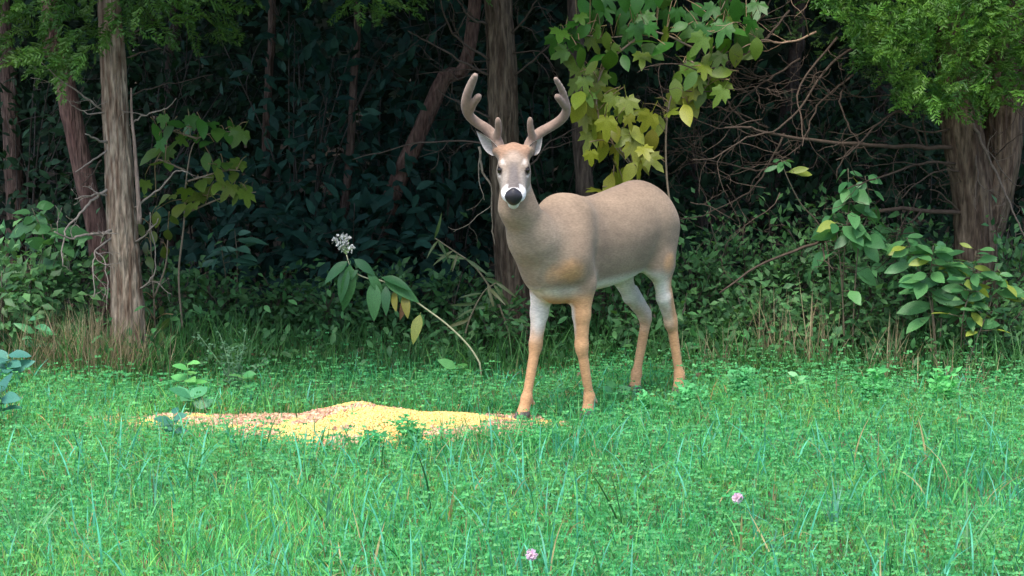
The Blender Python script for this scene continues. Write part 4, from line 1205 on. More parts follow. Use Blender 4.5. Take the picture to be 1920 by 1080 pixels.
def shrub_leaves(label, seed, d, stems, n_per, size, cols, meshes=GLOSSY, name="shrub_sapling", spread=0.10, face=(0.0, -0.55, 0.75), top_bias=0.5, grp=None, yellow=0.12, cat="shrub", srad=0.0045, stemcol=(0.10, 0.08, 0.05), droop=-0.15):
    """upright stems whose leaves whorl around the upper part; stems in photo pixels from the top to the ground"""
    rng = np.random.default_rng(seed)
    mb, P, F, Nn, Sz, C = MB(), [], [], [], [], []
    for j, s in enumerate(stems):
        pts = [at(u, v, d + rng.uniform(-0.06, 0.06)) for u, v in s]
        g = pts[-1].copy(); g[2] = -0.02
        pts = smooth_path(pts[:-1] + [g], 6)
        mb.tube(pts, np.linspace(srad * 0.45, srad, len(pts)), 5, stemcol)
        if j == 0:
            foot = g
        L = np.linalg.norm(np.diff(pts, axis=0), axis=1).sum()
        cnt = n_per if not hasattr(n_per, '__len__') else n_per[j]
        for k in range(cnt):
            t = rng.random() ** (1 / (1 - top_bias + 1e-3)) if False else rng.beta(1, 1 + 2 * top_bias)
            i = t * (len(pts) - 2) * 0.75
            a = int(i)
            p = pts[a] + (pts[a + 1] - pts[a]) * (i - a)
            ang = 2.4 * k + rng.uniform(-0.5, 0.5)
            dr = np.array([np.cos(ang), np.sin(ang) * 0.8 - 0.25, rng.uniform(-0.25, 0.45)])
            st = spread * rng.uniform(0.1, 1.0) * (0.3 + t)
            q = p + unit(dr) * st
            if st > 0.03:
                mb.tube([p, q], [0.0028, 0.0018], 4, stemcol)
            P.append(q); F.append(dr + np.array([0, 0, droop])); Nn.append(np.array(face) + rng.normal(0, 0.42, 3))
            Sz.append(size * rng.uniform(0.65, 1.2) * (0.7 + 0.5 * min(1, t * 3)))
            c = np.array(cols[0]) + (np.array(cols[1]) - cols[0]) * rng.random()
            if rng.random() < yellow:
                c = np.array([0.24, 0.30, 0.05])
            C.append(c * rng.uniform(0.85, 1.15))
    root = empty(name, (foot[0], foot[1], 0), label, cat, grp)
    mb.build("stem", M_STEM, root)
    leaf_objects(root, meshes, P, F, Nn, Sz, C, rng)
GL = ((0.038, 0.135, 0.048), (0.095, 0.240, 0.080))
shrub_leaves("leafy shrub with drooping oval leaves reaching up below the bare cedar branches", 211, 10.75, [[(1590, 315), (1592, 380), (1585, 450), (1580, 560), (1585, 700)], [(1622, 330), (1630, 390), (1610, 460), (1600, 600), (1600, 700)], [(1560, 400), (1570, 440), (1580, 560), (1585, 700)]], [24, 20, 12], 0.105, GL, OVATE, spread=0.09, droop=-0.6)
shrub_leaves("small sapling tip with shiny leaves at the end of the bare twigs", 212, 10.9, [[(1465, 300), (1475, 330), (1500, 380), (1550, 460), (1560, 700)]], [9], 0.09, GL, GLOSSY, spread=0.06, top_bias=4.0, yellow=0.25)
shrub_leaves("broadleaf shrub with long glossy leaves in front of the stout cedar's trunk", 213, 10.6, [[(1700, 445), (1720, 500), (1745, 570), (1756, 700)], [(1750, 460), (1745, 520), (1750, 590), (1760, 700)], [(1790, 490), (1775, 540), (1765, 600), (1760, 700)]], [24, 26, 22], 0.125, GL, GLOSSY, spread=0.09)
shrub_leaves("upright shrub with yellow-green shoot tips in front of the stout cedar", 214, 10.55, [[(1830, 470), (1820, 540), (1805, 600), (1800, 720)], [(1870, 500), (1860, 560), (1830, 640), (1802, 720)], [(1815, 560), (1810, 610), (1802, 720)]], [26, 26, 20], 0.10, GL, GLOSSY, spread=0.09, yellow=0.3)
shrub_leaves("green broad-leaved shrub crowding the stout cedar's far side", 215, 11.3, [[(1905, 430), (1900, 520), (1895, 690)], [(1940, 460), (1930, 560), (1910, 690)]], [18, 16], 0.10, ((0.04, 0.13, 0.05), (0.07, 0.19, 0.07)), OVATE, spread=0.12)
shrub_leaves("dim shrub with oval leaves between the drooping shrub and the stout cedar", 218, 11.2, [[(1665, 420), (1680, 500), (1700, 690)], [(1690, 400), (1695, 500), (1702, 690)]], [14, 14], 0.10, ((0.04, 0.13, 0.05), (0.07, 0.19, 0.07)), OVATE, spread=0.12)
shrub_leaves("shrub with big heart-shaped leaves in the shade left of the slim cedar", 216, 11.4, [[(60, 390), (80, 440), (90, 520), (100, 640)], [(95, 420), (105, 480), (100, 640)], [(45, 480), (70, 540), (100, 640)]], [10, 8, 9], 0.135, ((0.040, 0.13, 0.045), (0.065, 0.18, 0.06)), OVATE, spread=0.09, yellow=0.0)
shrub_leaves("dark rosette-leaved shrub in the shade between the slim cedar and the white-flowered weed", 217, 11.8, [[(440, 430), (445, 500), (440, 620)], [(415, 460), (425, 530), (440, 620)]], [12, 9], 0.11, ((0.030, 0.095, 0.06), (0.05, 0.13, 0.08)), LANCE, spread=0.06, yellow=0.0)

def flowering_weed():
    rng = np.random.default_rng(220)
    d = 10.35
    S = smooth_path([at(u, v, d) for u, v in ((905, 690), (880, 650), (840, 610), (800, 580), (765, 555), (720, 528), (690, 522), (668, 512), (655, 495), (650, 478))], 4)
    root = empty("flowering_weed", (S[0][0], S[0][1], 0), "arching weed with drooping green leaves and a white flower cluster at its tip", "plant")
    S[0][2] = -0.01
    mb = MB()
    mb.tube(S, np.linspace(0.0045, 0.0028, len(S)), 6, (0.34, 0.33, 0.20))
    heads = []
    for u, v in ((628, 452), (636, 446), (645, 443), (653, 449), (648, 456), (638, 459), (660, 466), (655, 470), (641, 466)):
        e = at(u, v, d + rng.uniform(-0.03, 0.03))
        mb.tube(smooth_path([S[-1], (S[-1] + e) / 2 + rng.normal(0, 0.005, 3), e], 3), [0.0018] * 7, 4, (0.14, 0.22, 0.09))
        heads.append(e)
    mb.build("stem", M_STEM, root)
    M_PETAL = plain_material("white_petal", (80, 80, 80), 0.9, 1.1, rough=0.7)
    for e in heads:
        f = MB()
        n = 26
        P = e + unit(rng.normal(0, 1, (n, 3)) + (0, -0.2, 0.5)) * 0.012 * rng.uniform(0.5, 1.1, (n, 1))
        R = frames(unit(P - e) + rng.normal(0, 0.3, (n, 3)), rng.normal(0, 1, (n, 3)))
        scatter(f, np.array([(-0.35, 0, 0), (0.35, 0, 0), (0.5, 0.9, 0.1), (0, 1.15, 0), (-0.5, 0.9, 0.1)]), [np.array([(0, 1, 2), (0, 2, 3), (0, 3, 4)])], P, R, np.full(n, 0.008), np.tile((0.50, 0.50, 0.46), (n, 1)))
        f.build("flower_head", M_PETAL, root)
    G1, G2, YL, BR = (0.030, 0.105, 0.038), (0.050, 0.15, 0.05), (0.19, 0.18, 0.03), (0.12, 0.06, 0.03)
    rows = [((652, 490), (606, 524), G1), ((656, 496), (652, 580), G2), ((650, 500), (636, 560), G1), ((664, 486), (702, 512), G1), ((690, 512), (722, 552), G2), ((700, 528), (702, 596), G2), ((724, 536), (722, 584), G1),
            ((720, 524), (782, 556), G2), ((716, 520), (768, 530), G1), ((740, 546), (738, 580), YL), ((758, 552), (764, 592), YL), ((762, 556), (752, 594), BR), ((788, 590), (772, 640), (0.20, 0.23, 0.05)), ((672, 506), (640, 530), G1)]
    P, F, N, Z, C = [], [], [], [], []
    for (a, b, c) in rows:
        p, q = at(*a, d - 0.01), at(*b, d - rng.uniform(0.02, 0.08))
        P.append(p); F.append(q - p); N.append(np.array([0, -0.8, 0.6]) + rng.normal(0, 0.25, 3)); Z.append(np.linalg.norm(q - p) * 1.04); C.append(c)
    leaf_objects(root, LANCE, P, F, N, Z, C, rng)
flowering_weed()

def bent_stalks():
    """the ragged weed right of the flowering weed"""
    rng = np.random.default_rng(230)
    d = 10.9
    for px, lab in (([(960, 640), (930, 560), (890, 500), (850, 470), (815, 446)], "bare bent weed stalk with hanging strap leaves beside the cedar behind the deer"),
                    ([(870, 640), (880, 600), (905, 550), (930, 530)], "short dry forked stalk at the foot of the cedar behind the deer")):
        S = smooth_path([at(u, v, d) for u, v in px], 5)
        S[0][2] = -0.01
        root = empty("bent_weed", (S[0][0], S[0][1], 0), lab, "plant")
        mb = MB().tube(S, np.linspace(0.006, 0.003, len(S)), 5, (0.13, 0.11, 0.065))
        mb.build("stem", M_STEM, root)
        n = 12
        i = rng.integers(len(S) // 3, len(S), n)
        leaf_objects(root, STRAP, S[i], np.stack([rng.normal(0, 0.6, n), rng.normal(-0.2, 0.3, n), rng.uniform(-1, 0.2, n)], -1), np.array([0, -0.7, 0.5]) + rng.normal(0, 0.3, (n, 3)), rng.uniform(0.08, 0.15, n), mixcol((0.04, 0.09, 0.025), (0.11, 0.13, 0.05), rng.random(n), rng), rng)
bent_stalks()
# ================================================================== the lawn
def blades(mb, P, L, w, lean, az, bend, cols, rng, seg=3):
    """grass blades: base points P, length L, width w, lean (rad) towards azimuth az, bend adds more lean along the blade"""
    n = len(P)
    t = np.linspace(0, 1, seg + 1)
    ang = lean[:, None] + bend[:, None] * t[None]
    ds = L[:, None] / seg
    r = np.concatenate([np.zeros((n, 1)), np.cumsum(np.sin(ang[:, :-1]) * ds, 1)], 1)
    z = np.concatenate([np.zeros((n, 1)), np.cumsum(np.cos(ang[:, :-1]) * ds, 1)], 1)
    dx, dy = np.cos(az), np.sin(az)
    c = np.stack([P[:, 0, None] + r * dx[:, None], P[:, 1, None] + r * dy[:, None], P[:, 2, None] + z], -1)
    tw = az + np.pi / 2 + rng.normal(0, 0.5, n)
    s = np.stack([np.cos(tw), np.sin(tw), np.zeros(n)], -1)
    prof = np.where(t < 0.5, 0.8 + 0.4 * t, 1.0 * (1 - (t - 0.5) / 0.5) ** 0.8)
    wv = (w[:, None] * prof[None])[..., None] * 0.5 * s[:, None]
    Lf, Rt = c - wv, c + wv
    V = np.empty((n, 2 * seg + 1, 3), dtype=np.float32)
    V[:, 0:2 * seg:2] = Lf[:, :seg]
    V[:, 1:2 * seg:2] = Rt[:, :seg]
    V[:, -1] = c[:, -1]
    k = 2 * np.arange(seg - 1)
    Q = np.stack([k, k + 1, k + 3, k + 2], -1)
    off = (np.arange(n) * (2 * seg + 1))[:, None, None]
    F = [(Q[None] + off).reshape(-1, 4), (np.array([[2 * seg - 2, 2 * seg - 1, 2 * seg]])[None] + off).reshape(-1, 3)]
    mb.add(V.reshape(-1, 3), F, np.repeat(cols, 2 * seg + 1, 0))

# the heap of corn lies within this outline (metres)
CORN_C = np.array([-0.73, 9.20])
def corn_height(x, y):
    """height of the heap above the ground, 0 outside"""
    u = (x + 0.775) / 1.05
    yc = 9.22 + 0.05 * np.sin(3 * x) - 0.06 * u
    hw = 0.30 + 0.16 * np.exp(-((x + 0.62) / 0.42) ** 2)
    v = (y - yc) / hw
    wob = 0.46 * (fbm(np.stack([x * 5, y * 5, np.zeros_like(x) + 2.0], -1), 3) - 0.5)
    r = np.sqrt(u ** 2 + v ** 2) + wob
    lump = 0.3 + 1.4 * fbm(np.stack([x * 3.2, y * 3.2, np.zeros_like(x) + 8.0], -1), 2)
    mid = 0.45 + 0.55 * np.exp(-((x + 0.45) / 0.50) ** 2)
    return 0.095 * np.clip(1 - r, 0, 1) ** 0.75 * lump * mid

def lawn_edge(x):
    """how far the mown grass reaches before the wood"""
    return 10.55 + 0.12 * np.sin(1.9 * x + 1.0) + 0.10 * np.sin(4.3 * x) - 0.04 * x

def field_points(n, rng, y0=5.6, y1=11.6, grow=0.0):
    y = rng.uniform(y0, y1, n)
    x = rng.uniform(-1, 1, n) * (0.235 * y1 + 0.9)
    k = np.abs(x) < 0.235 * y + 0.9
    return x[k], y[k]

def ground_green():
    rng = np.random.default_rng(300)
    COLS = np.array([(0.058, 0.345, 0.125), (0.075, 0.370, 0.108), (0.140, 0.410, 0.110), (0.065, 0.330, 0.185), (0.030, 0.170, 0.055), (0.30, 0.27, 0.13)])
    W = np.array([0.30, 0.28, 0.16, 0.14, 0.09, 0.03])
    def keep_mask(x, y):
        ch = corn_height(x, y)
        e = lawn_edge(x)
        pr = np.where(y < e, 1.0, np.exp(-(y - e) / 0.35) * 0.8)
        # the worn patch behind the heap
        bare = np.exp(-((x + 0.95) / 0.55) ** 2 - ((y - 10.05) / 0.22) ** 2)
        pr = pr * (1 - 0.55 * bare)
        pr = np.where(ch > 0.004, 0.03 + 0.5 * np.clip(1 - ch / 0.028, 0, 1) ** 1.5 * (y < 9.15), pr)
        near_hoof = np.zeros_like(x, dtype=bool)
        for hx, hy in ((0.025, 0.10), (0.205, -0.107), (-0.720, 0.105), (-0.635, -0.072)):
            q = DO[:2] + DF * hx + DL * hy
            near_hoof |= (x - q[0]) ** 2 + (y - q[1]) ** 2 < 0.034 ** 2
        return (rng.random(len(x)) < pr) & ~near_hoof
    # fine short grass
    x, y = field_points(270000, rng)
    k = keep_mask(x, y)
    x, y = x[k], y[k]
    n = len(x)
    patch = fbm(np.stack([x * 1.6, y * 1.6, np.zeros(n)], -1), 3)
    tall = 0.6 + 0.9 * patch
    L = rng.gamma(5, 0.0132, n) * tall
    L = np.where(y > 9.6, L * 0.9, L)
    P = np.stack([x, y, ground_z(x, y) - 0.004 + corn_height(x, y) * 0.5], -1)
    c = COLS[rng.choice(6, n, p=W)] * rng.uniform(0.75, 1.25, (n, 1))
    pv = fbm(np.stack([x * 1.1, y * 1.1, np.full(n, 5.0)], -1), 3)
    c = c * (0.55 + 0.85 * pv)[:, None]
    yl = np.clip((fbm(np.stack([x * 0.8, y * 2.4, np.full(n, 15.0)], -1), 2) - 0.48) * 6, 0, 1)[:, None] * 0.7
    c = c * (1 - yl) + c * np.array([1.9, 1.08, 0.9]) * yl                      # yellower patches
    br = rng.random(n) < 0.05
    c[br] = mixcol((0.16, 0.12, 0.07), (0.30, 0.25, 0.13), rng.random(br.sum()), rng)
    mb = MB()
    blades(mb, P, L, rng.uniform(0.0025, 0.0055, n), np.abs(rng.normal(0.2, 0.45, n)), rng.uniform(0, 2 * np.pi, n), rng.uniform(0.1, 1.5, n), c, rng, 3)
    o = mb.build("grass", M_GRASS, None, "stuff")
    tag(o, "short bright green grass covering the lawn in front of the wood", "grass")
    # long arching blades
    x, y = field_points(6500, rng, 5.6, 10.4)
    k = keep_mask(x, y) & (fbm(np.stack([x * 2.2, y * 2.2, np.full(len(x), 11.0)], -1), 2) > 0.42)
    x, y = x[k], y[k]
    n = len(x)
    mb = MB()
    c = np.array([(0.080, 0.36, 0.23), (0.10, 0.40, 0.26), (0.035, 0.17, 0.05), (0.11, 0.38, 0.11), (0.36, 0.30, 0.15)])[rng.choice(5, n, p=[0.3, 0.25, 0.2, 0.21, 0.04])] * rng.uniform(0.8, 1.25, (n, 1))
    blades(mb, np.stack([x, y, ground_z(x, y) - 0.004], -1), rng.uniform(0.12, 0.26, n) * np.where(y > 8.6, 0.6, 1.0), rng.uniform(0.004, 0.0085, n), np.abs(rng.normal(0.2, 0.25, n)), rng.uniform(0, 2 * np.pi, n), rng.uniform(0.2, 1.7, n), c, rng, 5)
    o = mb.build("long_grass", M_GRASS, None, "stuff")
    tag(o, "long arching grass blades standing out of the short lawn", "grass")
    # clover and other broad small leaves
    leaf = (np.array([(0, 0, 0), (-0.36, 0.55, 0.10), (0, 0.5, 0.0), (0.36, 0.55, 0.10), (-0.22, 0.92, 0.04), (0, 0.86, -0.02), (0.22, 0.92, 0.04)]), [np.array([(0, 2, 1), (0, 3, 2)]), np.array([(1, 2, 5, 4), (2, 3, 6, 5)])])
    x, y = field_points(62000, rng)
    k = keep_mask(x, y) & (fbm(np.stack([x * 1.3, y * 1.3, np.full(len(x), 21.0)], -1), 3) + 0.10 * (x > 0.4) > 0.40)
    x, y = x[k], y[k]
    n = len(x)
    h = rng.gamma(5, 0.0125, n) * np.where((x > 0.8) & (y > 9.6), 1.25, 1.0)
    base = np.stack([x, y, ground_z(x, y) + h], -1)
    c0 = mixcol((0.055, 0.29, 0.100), (0.125, 0.39, 0.135), rng.random(n), rng, 0.22)
    mb = MB()
    a0 = rng.uniform(0, 2 * np.pi, n)
    s = rng.uniform(0.007, 0.018, n)
    tilt = rng.normal(0, 0.7, (n, 3)) + (0, -0.75, 0.75)
    for j in range(3):
        a = a0 + j * 2.094
        f = np.stack([np.cos(a), np.sin(a), np.full(n, 0.15)], -1)
        scatter(mb, *leaf, base, frames(f, tilt), s, c0)
    o = mb.build("clover", M_GRASS, None, "stuff")
    tag(o, "clover and small broad leaves growing through the grass", "clover")
    print("blades, clover:", n)

def forest_floor():
    rng = np.random.default_rng(310)
    n = 9000
    y = rng.uniform(9.9, 15.5, n)
    x = rng.uniform(-1, 1, n) * (0.24 * y + 1.0)
    k = (y > lawn_edge(x) - 0.5 + rng.uniform(0, 0.5, n))
    x, y = x[k], y[k]
    n = len(x)
    mb = MB()
    R = frames(np.stack([rng.normal(0, 1, n), rng.normal(0, 1, n), rng.normal(0, 0.2, n)], -1), np.array([0, 0, 1.0]) + rng.normal(0, 0.35, (n, 3)))
    scatter(mb, *leaf_blade(0.5, 3, 0.3, -0.3, 0.45), np.stack([x, y, ground_z(x, y) + rng.uniform(0.004, 0.02, n)], -1), R, rng.uniform(0.03, 0.075, n), mixcol((0.10, 0.065, 0.04), (0.24, 0.165, 0.10), rng.random(n), rng, 0.3))
    o = mb.build("leaf_litter", M_LEAF, None, "stuff")
    tag(o, "brown fallen leaves on the ground under the trees", "leaf litter")
    # herbs and shade grass along the foot of the wood
    mb = MB()
    n = 15000
    y = rng.uniform(10.2, 12.6, n)
    x = rng.uniform(-1, 1, n) * (0.24 * y + 0.8)
    k = rng.random(n) < np.clip(1.15 - (y - lawn_edge(x)) / 2.0, 0, 1) * (y > lawn_edge(x) - 0.2)
    x, y = x[k], y[k]
    n = len(x)
    hgt = 0.5 + fbm(np.stack([x * 2, y * 2, np.full(n, 31.0)], -1), 2)
    blades(mb, np.stack([x, y, ground_z(x, y) - 0.004], -1), rng.uniform(0.10, 0.30, n) * hgt, rng.uniform(0.004, 0.008, n), np.abs(rng.normal(0.15, 0.25, n)), rng.uniform(0, 2 * np.pi, n), rng.uniform(0.2, 1.6, n), mixcol((0.035, 0.12, 0.035), (0.08, 0.20, 0.055), rng.random(n), rng), rng, 4)
    n = 9000
    y = rng.uniform(10.3, 12.4, n)
    x = rng.uniform(-1, 1, n) * (0.24 * y + 0.8)
    k = rng.random(n) < np.clip(1.1 - (y - lawn_edge(x)) / 1.8, 0, 1) * (y > lawn_edge(x) - 0.1) * np.where(x > 0.7, 1.0, 0.6)
    x, y = x[k], y[k]
    n = len(x)
    z = rng.gamma(3, 0.045, n)
    R = frames(rng.normal(0, 1, (n, 3)) + (0, -0.3, 0), np.array([0, -0.4, 1.0]) + rng.normal(0, 0.35, (n, 3)))
    scatter(mb, *MASS_LEAF, np.stack([x, y, ground_z(x, y) + z], -1), R, rng.uniform(0.03, 0.065, n), mixcol((0.035, 0.115, 0.04), (0.08, 0.20, 0.07), rng.random(n), rng, 0.25))
    o = mb.build("undergrowth", M_GRASS, None, "stuff")
    tag(o, "shade grass and low herbs where the lawn meets the wood", "undergrowth")

def corn_heap():
    rng = np.random.default_rng(320)
    root = empty("corn_pile", (CORN_C[0], CORN_C[1], 0), "wide low heap of yellow corn kernels spilled on the grass beside the deer", "corn")
    g = 150
    X, Y = np.meshgrid(np.linspace(-1.75, 0.40, g), np.linspace(8.55, 9.85, g), indexing='ij')
    H = corn_height(X, Y)
    Z = np.where(H > 0.001, ground_z(X, Y) + H, -0.03)
    i, j = np.meshgrid(np.arange(g - 1), np.arange(g - 1), indexing='ij')
    q = np.stack([i * g + j, (i + 1) * g + j, (i + 1) * g + j + 1, i * g + j + 1], -1).reshape(-1, 4)
    keep = H.reshape(-1)[q].max(1) > 0.0008
    V = np.stack([X, Y, Z], -1).reshape(-1, 3)
    used, inv = np.unique(q[keep], return_inverse=True)
    mb = MB().add(V[used], inv.reshape(-1, 4), (0.46, 0.27, 0.08))
    M_CORN = plain_material("corn_kernels", (140, 140, 140), 0.8, 1.15, rough=0.45, spec=0.35)
    mb.build("heap", M_CORN, root)
    # kernels: blunt wedges
    K = np.array([(-0.5, -0.5, -0.28), (0.5, -0.5, -0.28), (0.5, -0.5, 0.28), (-0.5, -0.5, 0.28), (-0.22, 0.6, -0.15), (0.22, 0.6, -0.15), (0.22, 0.6, 0.15), (-0.22, 0.6, 0.15)])
    KF = [np.array([(0, 1, 5, 4), (1, 2, 6, 5), (2, 3, 7, 6), (3, 0, 4, 7), (0, 3, 2, 1), (4, 5, 6, 7)])]
    n = 90000
    x, y = rng.uniform(-1.8, 0.45, n), rng.uniform(8.5, 9.9, n)
    h = corn_height(x, y)
    near = np.maximum(corn_height(x + 0.05, y), np.maximum(corn_height(x - 0.05, y), corn_height(x, y + 0.05)))
    k = (h > 0.002) | ((near > 0) & (rng.random(n) < 0.25)) | (rng.random(n) < 0.012)
    x, y, h = x[k], y[k], h[k]
    n = len(x)
    P = np.stack([x, y, ground_z(x, y) + h + rng.uniform(0.001, 0.006, n)], -1)
    c = mixcol((0.52, 0.33, 0.085), (0.62, 0.45, 0.18), rng.random(n), rng, 0.10)
    # broken cobs and chaff: reddish and pale bits towards the left end and the front
    ch = fbm(np.stack([x * 6, y * 9, np.full(n, 4.0)], -1), 3) + 0.20 * (x < -0.95) - 0.08 * (h > 0.035) + 0.14 * (x > -0.12) + 0.10 * (y < 9.02)
    red = (rng.random(n) < np.clip((ch - 0.52) * 5, 0, 0.60))
    c[red] = mixcol((0.20, 0.085, 0.05), (0.52, 0.36, 0.23), rng.random(red.sum()), rng, 0.2)
    s = np.where(red, rng.uniform(0.009, 0.022, n), rng.uniform(0.008, 0.0115, n))
    R = frames(rng.normal(0, 1, (n, 3)), np.array([0, 0, 0.8]) + rng.normal(0, 0.7, (n, 3)))
    mb = MB()
    scatter(mb, K, KF, P, R, s, np.clip(c, 0, 0.92))
    mb.build("kernels", M_CORN, root, kind="stuff", smooth=False)
    print("kernels", n)

ground_green()
forest_floor()
corn_heap()

# ------------------------------------------------------------------ dry grass
def dry_clump(seed, u, v, n, h, w, label, c0=(0.17, 0.14, 0.085), c1=(0.36, 0.30, 0.18), lean=0.25, group=None, bw=(0.0025, 0.005)):
    rng = np.random.default_rng(seed)
    g = on_ground(u, v)
    root = empty("dry_grass_clump", (g[0], g[1], 0), label, "dry grass", group)
    P = np.stack([g[0] + rng.normal(0, w, n), g[1] + rng.normal(0, w * 0.6, n), np.zeros(n)], -1)
    P[:, 2] = ground_z(P[:, 0], P[:, 1]) - 0.004
    mb = MB()
    blades(mb, P, rng.uniform(0.4, 1.0, n) * h, rng.uniform(*bw, n), np.abs(rng.normal(0, lean, n)), rng.uniform(0, 2 * np.pi, n), rng.uniform(-0.1, 0.9, n), mixcol(c0, c1, rng.random(n), rng), rng, 5)
    mb.build("blade", M_GRASS, root, kind="stuff")
dry_clump(401, 150, 705, 420, 0.42, 0.16, "tall tangle of brown dry grass left of the slim cedar's foot", lean=0.4)
dry_clump(402, 225, 715, 260, 0.36, 0.09, "brown dry grass around the slim pale cedar's foot", lean=0.35)
dry_clump(403, 60, 690, 220, 0.34, 0.14, "pale dry grass beside the bushes left of the slim cedar", lean=0.4)
dry_clump(404, 1530, 705, 46, 0.55, 0.08, "tall straw-coloured stalks in the thicket behind the lawn, tallest of them", lean=0.2, bw=(0.003, 0.006))
dry_clump(405, 1450, 700, 50, 0.52, 0.05, "thin upright straw stalks nearest the deer's rump in the thicket", lean=0.2, bw=(0.003, 0.005))
dry_clump(406, 1680, 715, 60, 0.40, 0.10, "leaning straw stalks under the glossy broadleaf shrub", lean=0.35, bw=(0.003, 0.005))
dry_clump(407, 1340, 715, 45, 0.34, 0.08, "short sparse straw behind the deer's hind feet", lean=0.3)
dry_clump(408, 1800, 735, 40, 0.36, 0.08, "few bent straw stems below the yellow-tipped shrub", lean=0.5)

# ------------------------------------------------------------------ small plants in the grass
def seedling(seed, u, v, label, leaves, size, cols, h=0.10, meshes=OVATE, face=(0, -0.6, 0.8), name="seedling", stemcol=(0.12, 0.26, 0.08), group=None, spread=1.0):
    rng = np.random.default_rng(seed)
    g = on_ground(u, v)
    root = empty(name, (g[0], g[1], 0), label, "plant", group)
    top = g + np.array([rng.uniform(-0.02, 0.02), 0, h])
    S = smooth_path([g + (0, 0, -0.01), (g + top) / 2 + (rng.uniform(-0.015, 0.015), 0, 0), top], 4)
    MB().tube(S, np.linspace(0.0035, 0.002, len(S)), 5, stemcol).build("stem", M_STEM, root)
    P, F, N, Z, C = [], [], [], [], []
    for k in range(leaves):
        t = 0.45 + 0.55 * (k + 1) / leaves
        p = S[min(len(S) - 1, int(t * (len(S) - 1)))]
        a = 2.4 * k + rng.uniform(-0.4, 0.4)
        P.append(p)
        F.append((np.cos(a) * spread, np.sin(a) * 0.7 * spread - 0.2, rng.uniform(0.0, 0.7)))
        N.append(np.array(face) + rng.normal(0, 0.25, 3))
        Z.append(size * rng.uniform(0.75, 1.2))
        C.append(mixcol(cols[0], cols[1], [rng.random()], rng, 0.1)[0])
    leaf_objects(root, meshes, P, F, N, Z, C, rng)
BR1, BR2 = (0.085, 0.30, 0.085), (0.17, 0.42, 0.12)
seedling(501, 345, 762, "bright green seedling with upturned leaves behind the heap's left end", 6, 0.085, (BR1, BR2), 0.19)
seedling(502, 365, 775, "low broad-leaved plant directly behind the heap's left end", 5, 0.10, ((0.05, 0.20, 0.10), (0.08, 0.26, 0.12)), 0.07)
seedling(503, 70, 700, "tall seedling with strap leaves left of the dry grass", 7, 0.10, (BR1, (0.10, 0.30, 0.16)), 0.26, LANCE)
seedling(504, 25, 730, "blue-green broad-leaved weed at the lawn's left edge", 9, 0.12, ((0.05, 0.17, 0.14), (0.07, 0.22, 0.17)), 0.16)
seedling(505, 850, 725, "bright oval-leaved seedling in the shade left of the deer's forelegs", 6, 0.085, ((0.07, 0.22, 0.06), (0.10, 0.28, 0.08)), 0.10)
seedling(506, 330, 842, "blue-green weed growing through the left end of the corn", 7, 0.07, ((0.04, 0.15, 0.11), (0.06, 0.20, 0.13)), 0.14)
seedling(507, 10, 815, "dark broad-leaved weed in the grass left of the corn", 8, 0.11, ((0.04, 0.15, 0.12), (0.06, 0.20, 0.15)), 0.20)
seedling(508, 1490, 760, "clump of pale leaves where the lawn meets the straw stalks", 10, 0.05, (BR1, (0.12, 0.33, 0.13)), 0.13)
seedling(509, 1150, 770, "broad green leaf rosette between the deer's fore and hind feet", 7, 0.08, ((0.06, 0.22, 0.08), (0.09, 0.27, 0.1)), 0.10)
seedling(510, 455, 745, "small round-leaved plant beside the feathery grey weed", 6, 0.07, ((0.06, 0.22, 0.07), (0.10, 0.28, 0.09)), 0.10)

def feathery(seed, u, v, label, h, n, col0, name="feathery_weed", group=None, lean=0.35, ls=0.022):
    """finely cut weed: stems with many small narrow leaflets"""
    rng = np.random.default_rng(seed)
    col = np.array(col0) * (1.2, 1.6, 1.25) if seed != 601 else np.array(col0)
    g = on_ground(u, v)
    root = empty(name, (g[0], g[1], 0), label, "plant", group)
    st, fo = MB(), MB()
    for k in range(n):
        d = np.array([rng.normal(0, lean), rng.normal(0, lean) - 0.05, 1.0])
        p, rr, _ = wander(g + (rng.normal(0, 0.012), rng.normal(0, 0.012), -0.01), d, h * rng.uniform(0.6, 1.0), 0.0028, rng, 0.09, 0.02)
        st.tube(p, rr, 4, np.array(col) * (1.3, 1.1, 1.0))
        m = 46
        i = rng.integers(2, len(p), m)
        Q = p[i] + rng.normal(0, 0.012, (m, 3))
        R = frames(np.stack([rng.normal(0, 1, m), rng.normal(-0.2, 0.8, m), rng.uniform(0.1, 0.9, m)], -1), np.array([0, -0.5, 0.8]) + rng.normal(0, 0.4, (m, 3)))
        scatter(fo, *SMALL_LEAF, Q, R, ls * rng.uniform(0.6, 1.5, m), np.array(col) * rng.uniform(0.8, 1.3, (m, 1)))
    st.build("stem", M_STEM, root)
    fo.build("foliage", M_GRASS, root)
feathery(601, 437, 735, "feathery grey-green weed with upright shoots in front of the dark wood", 0.32, 8, (0.09, 0.19, 0.10), lean=0.4, ls=0.018)
feathery(602, 775, 838, "finely cut weed growing through the middle of the corn heap", 0.14, 7, (0.06, 0.20, 0.09))
feathery(603, 690, 850, "small finely cut weed at the front edge of the corn", 0.10, 6, (0.06, 0.21, 0.10))
feathery(604, 1005, 850, "finely cut weed in front of the deer's forward hoof", 0.10, 6, (0.07, 0.22, 0.09))
feathery(605, 1390, 755, "leafy weed in the grass right of the deer's hind feet", 0.16, 8, (0.08, 0.22, 0.11), ls=0.03)
feathery(606, 1290, 775, "leafy weed hiding the deer's hind hooves", 0.13, 9, (0.08, 0.23, 0.11), ls=0.028)
feathery(607, 1215, 785, "bushy low weed just in front of the deer's hind legs", 0.12, 9, (0.08, 0.24, 0.11), ls=0.026)
feathery(608, 1640, 760, "leafy weed at the lawn's edge below the glossy shrub", 0.17, 9, (0.09, 0.25, 0.11), ls=0.032)
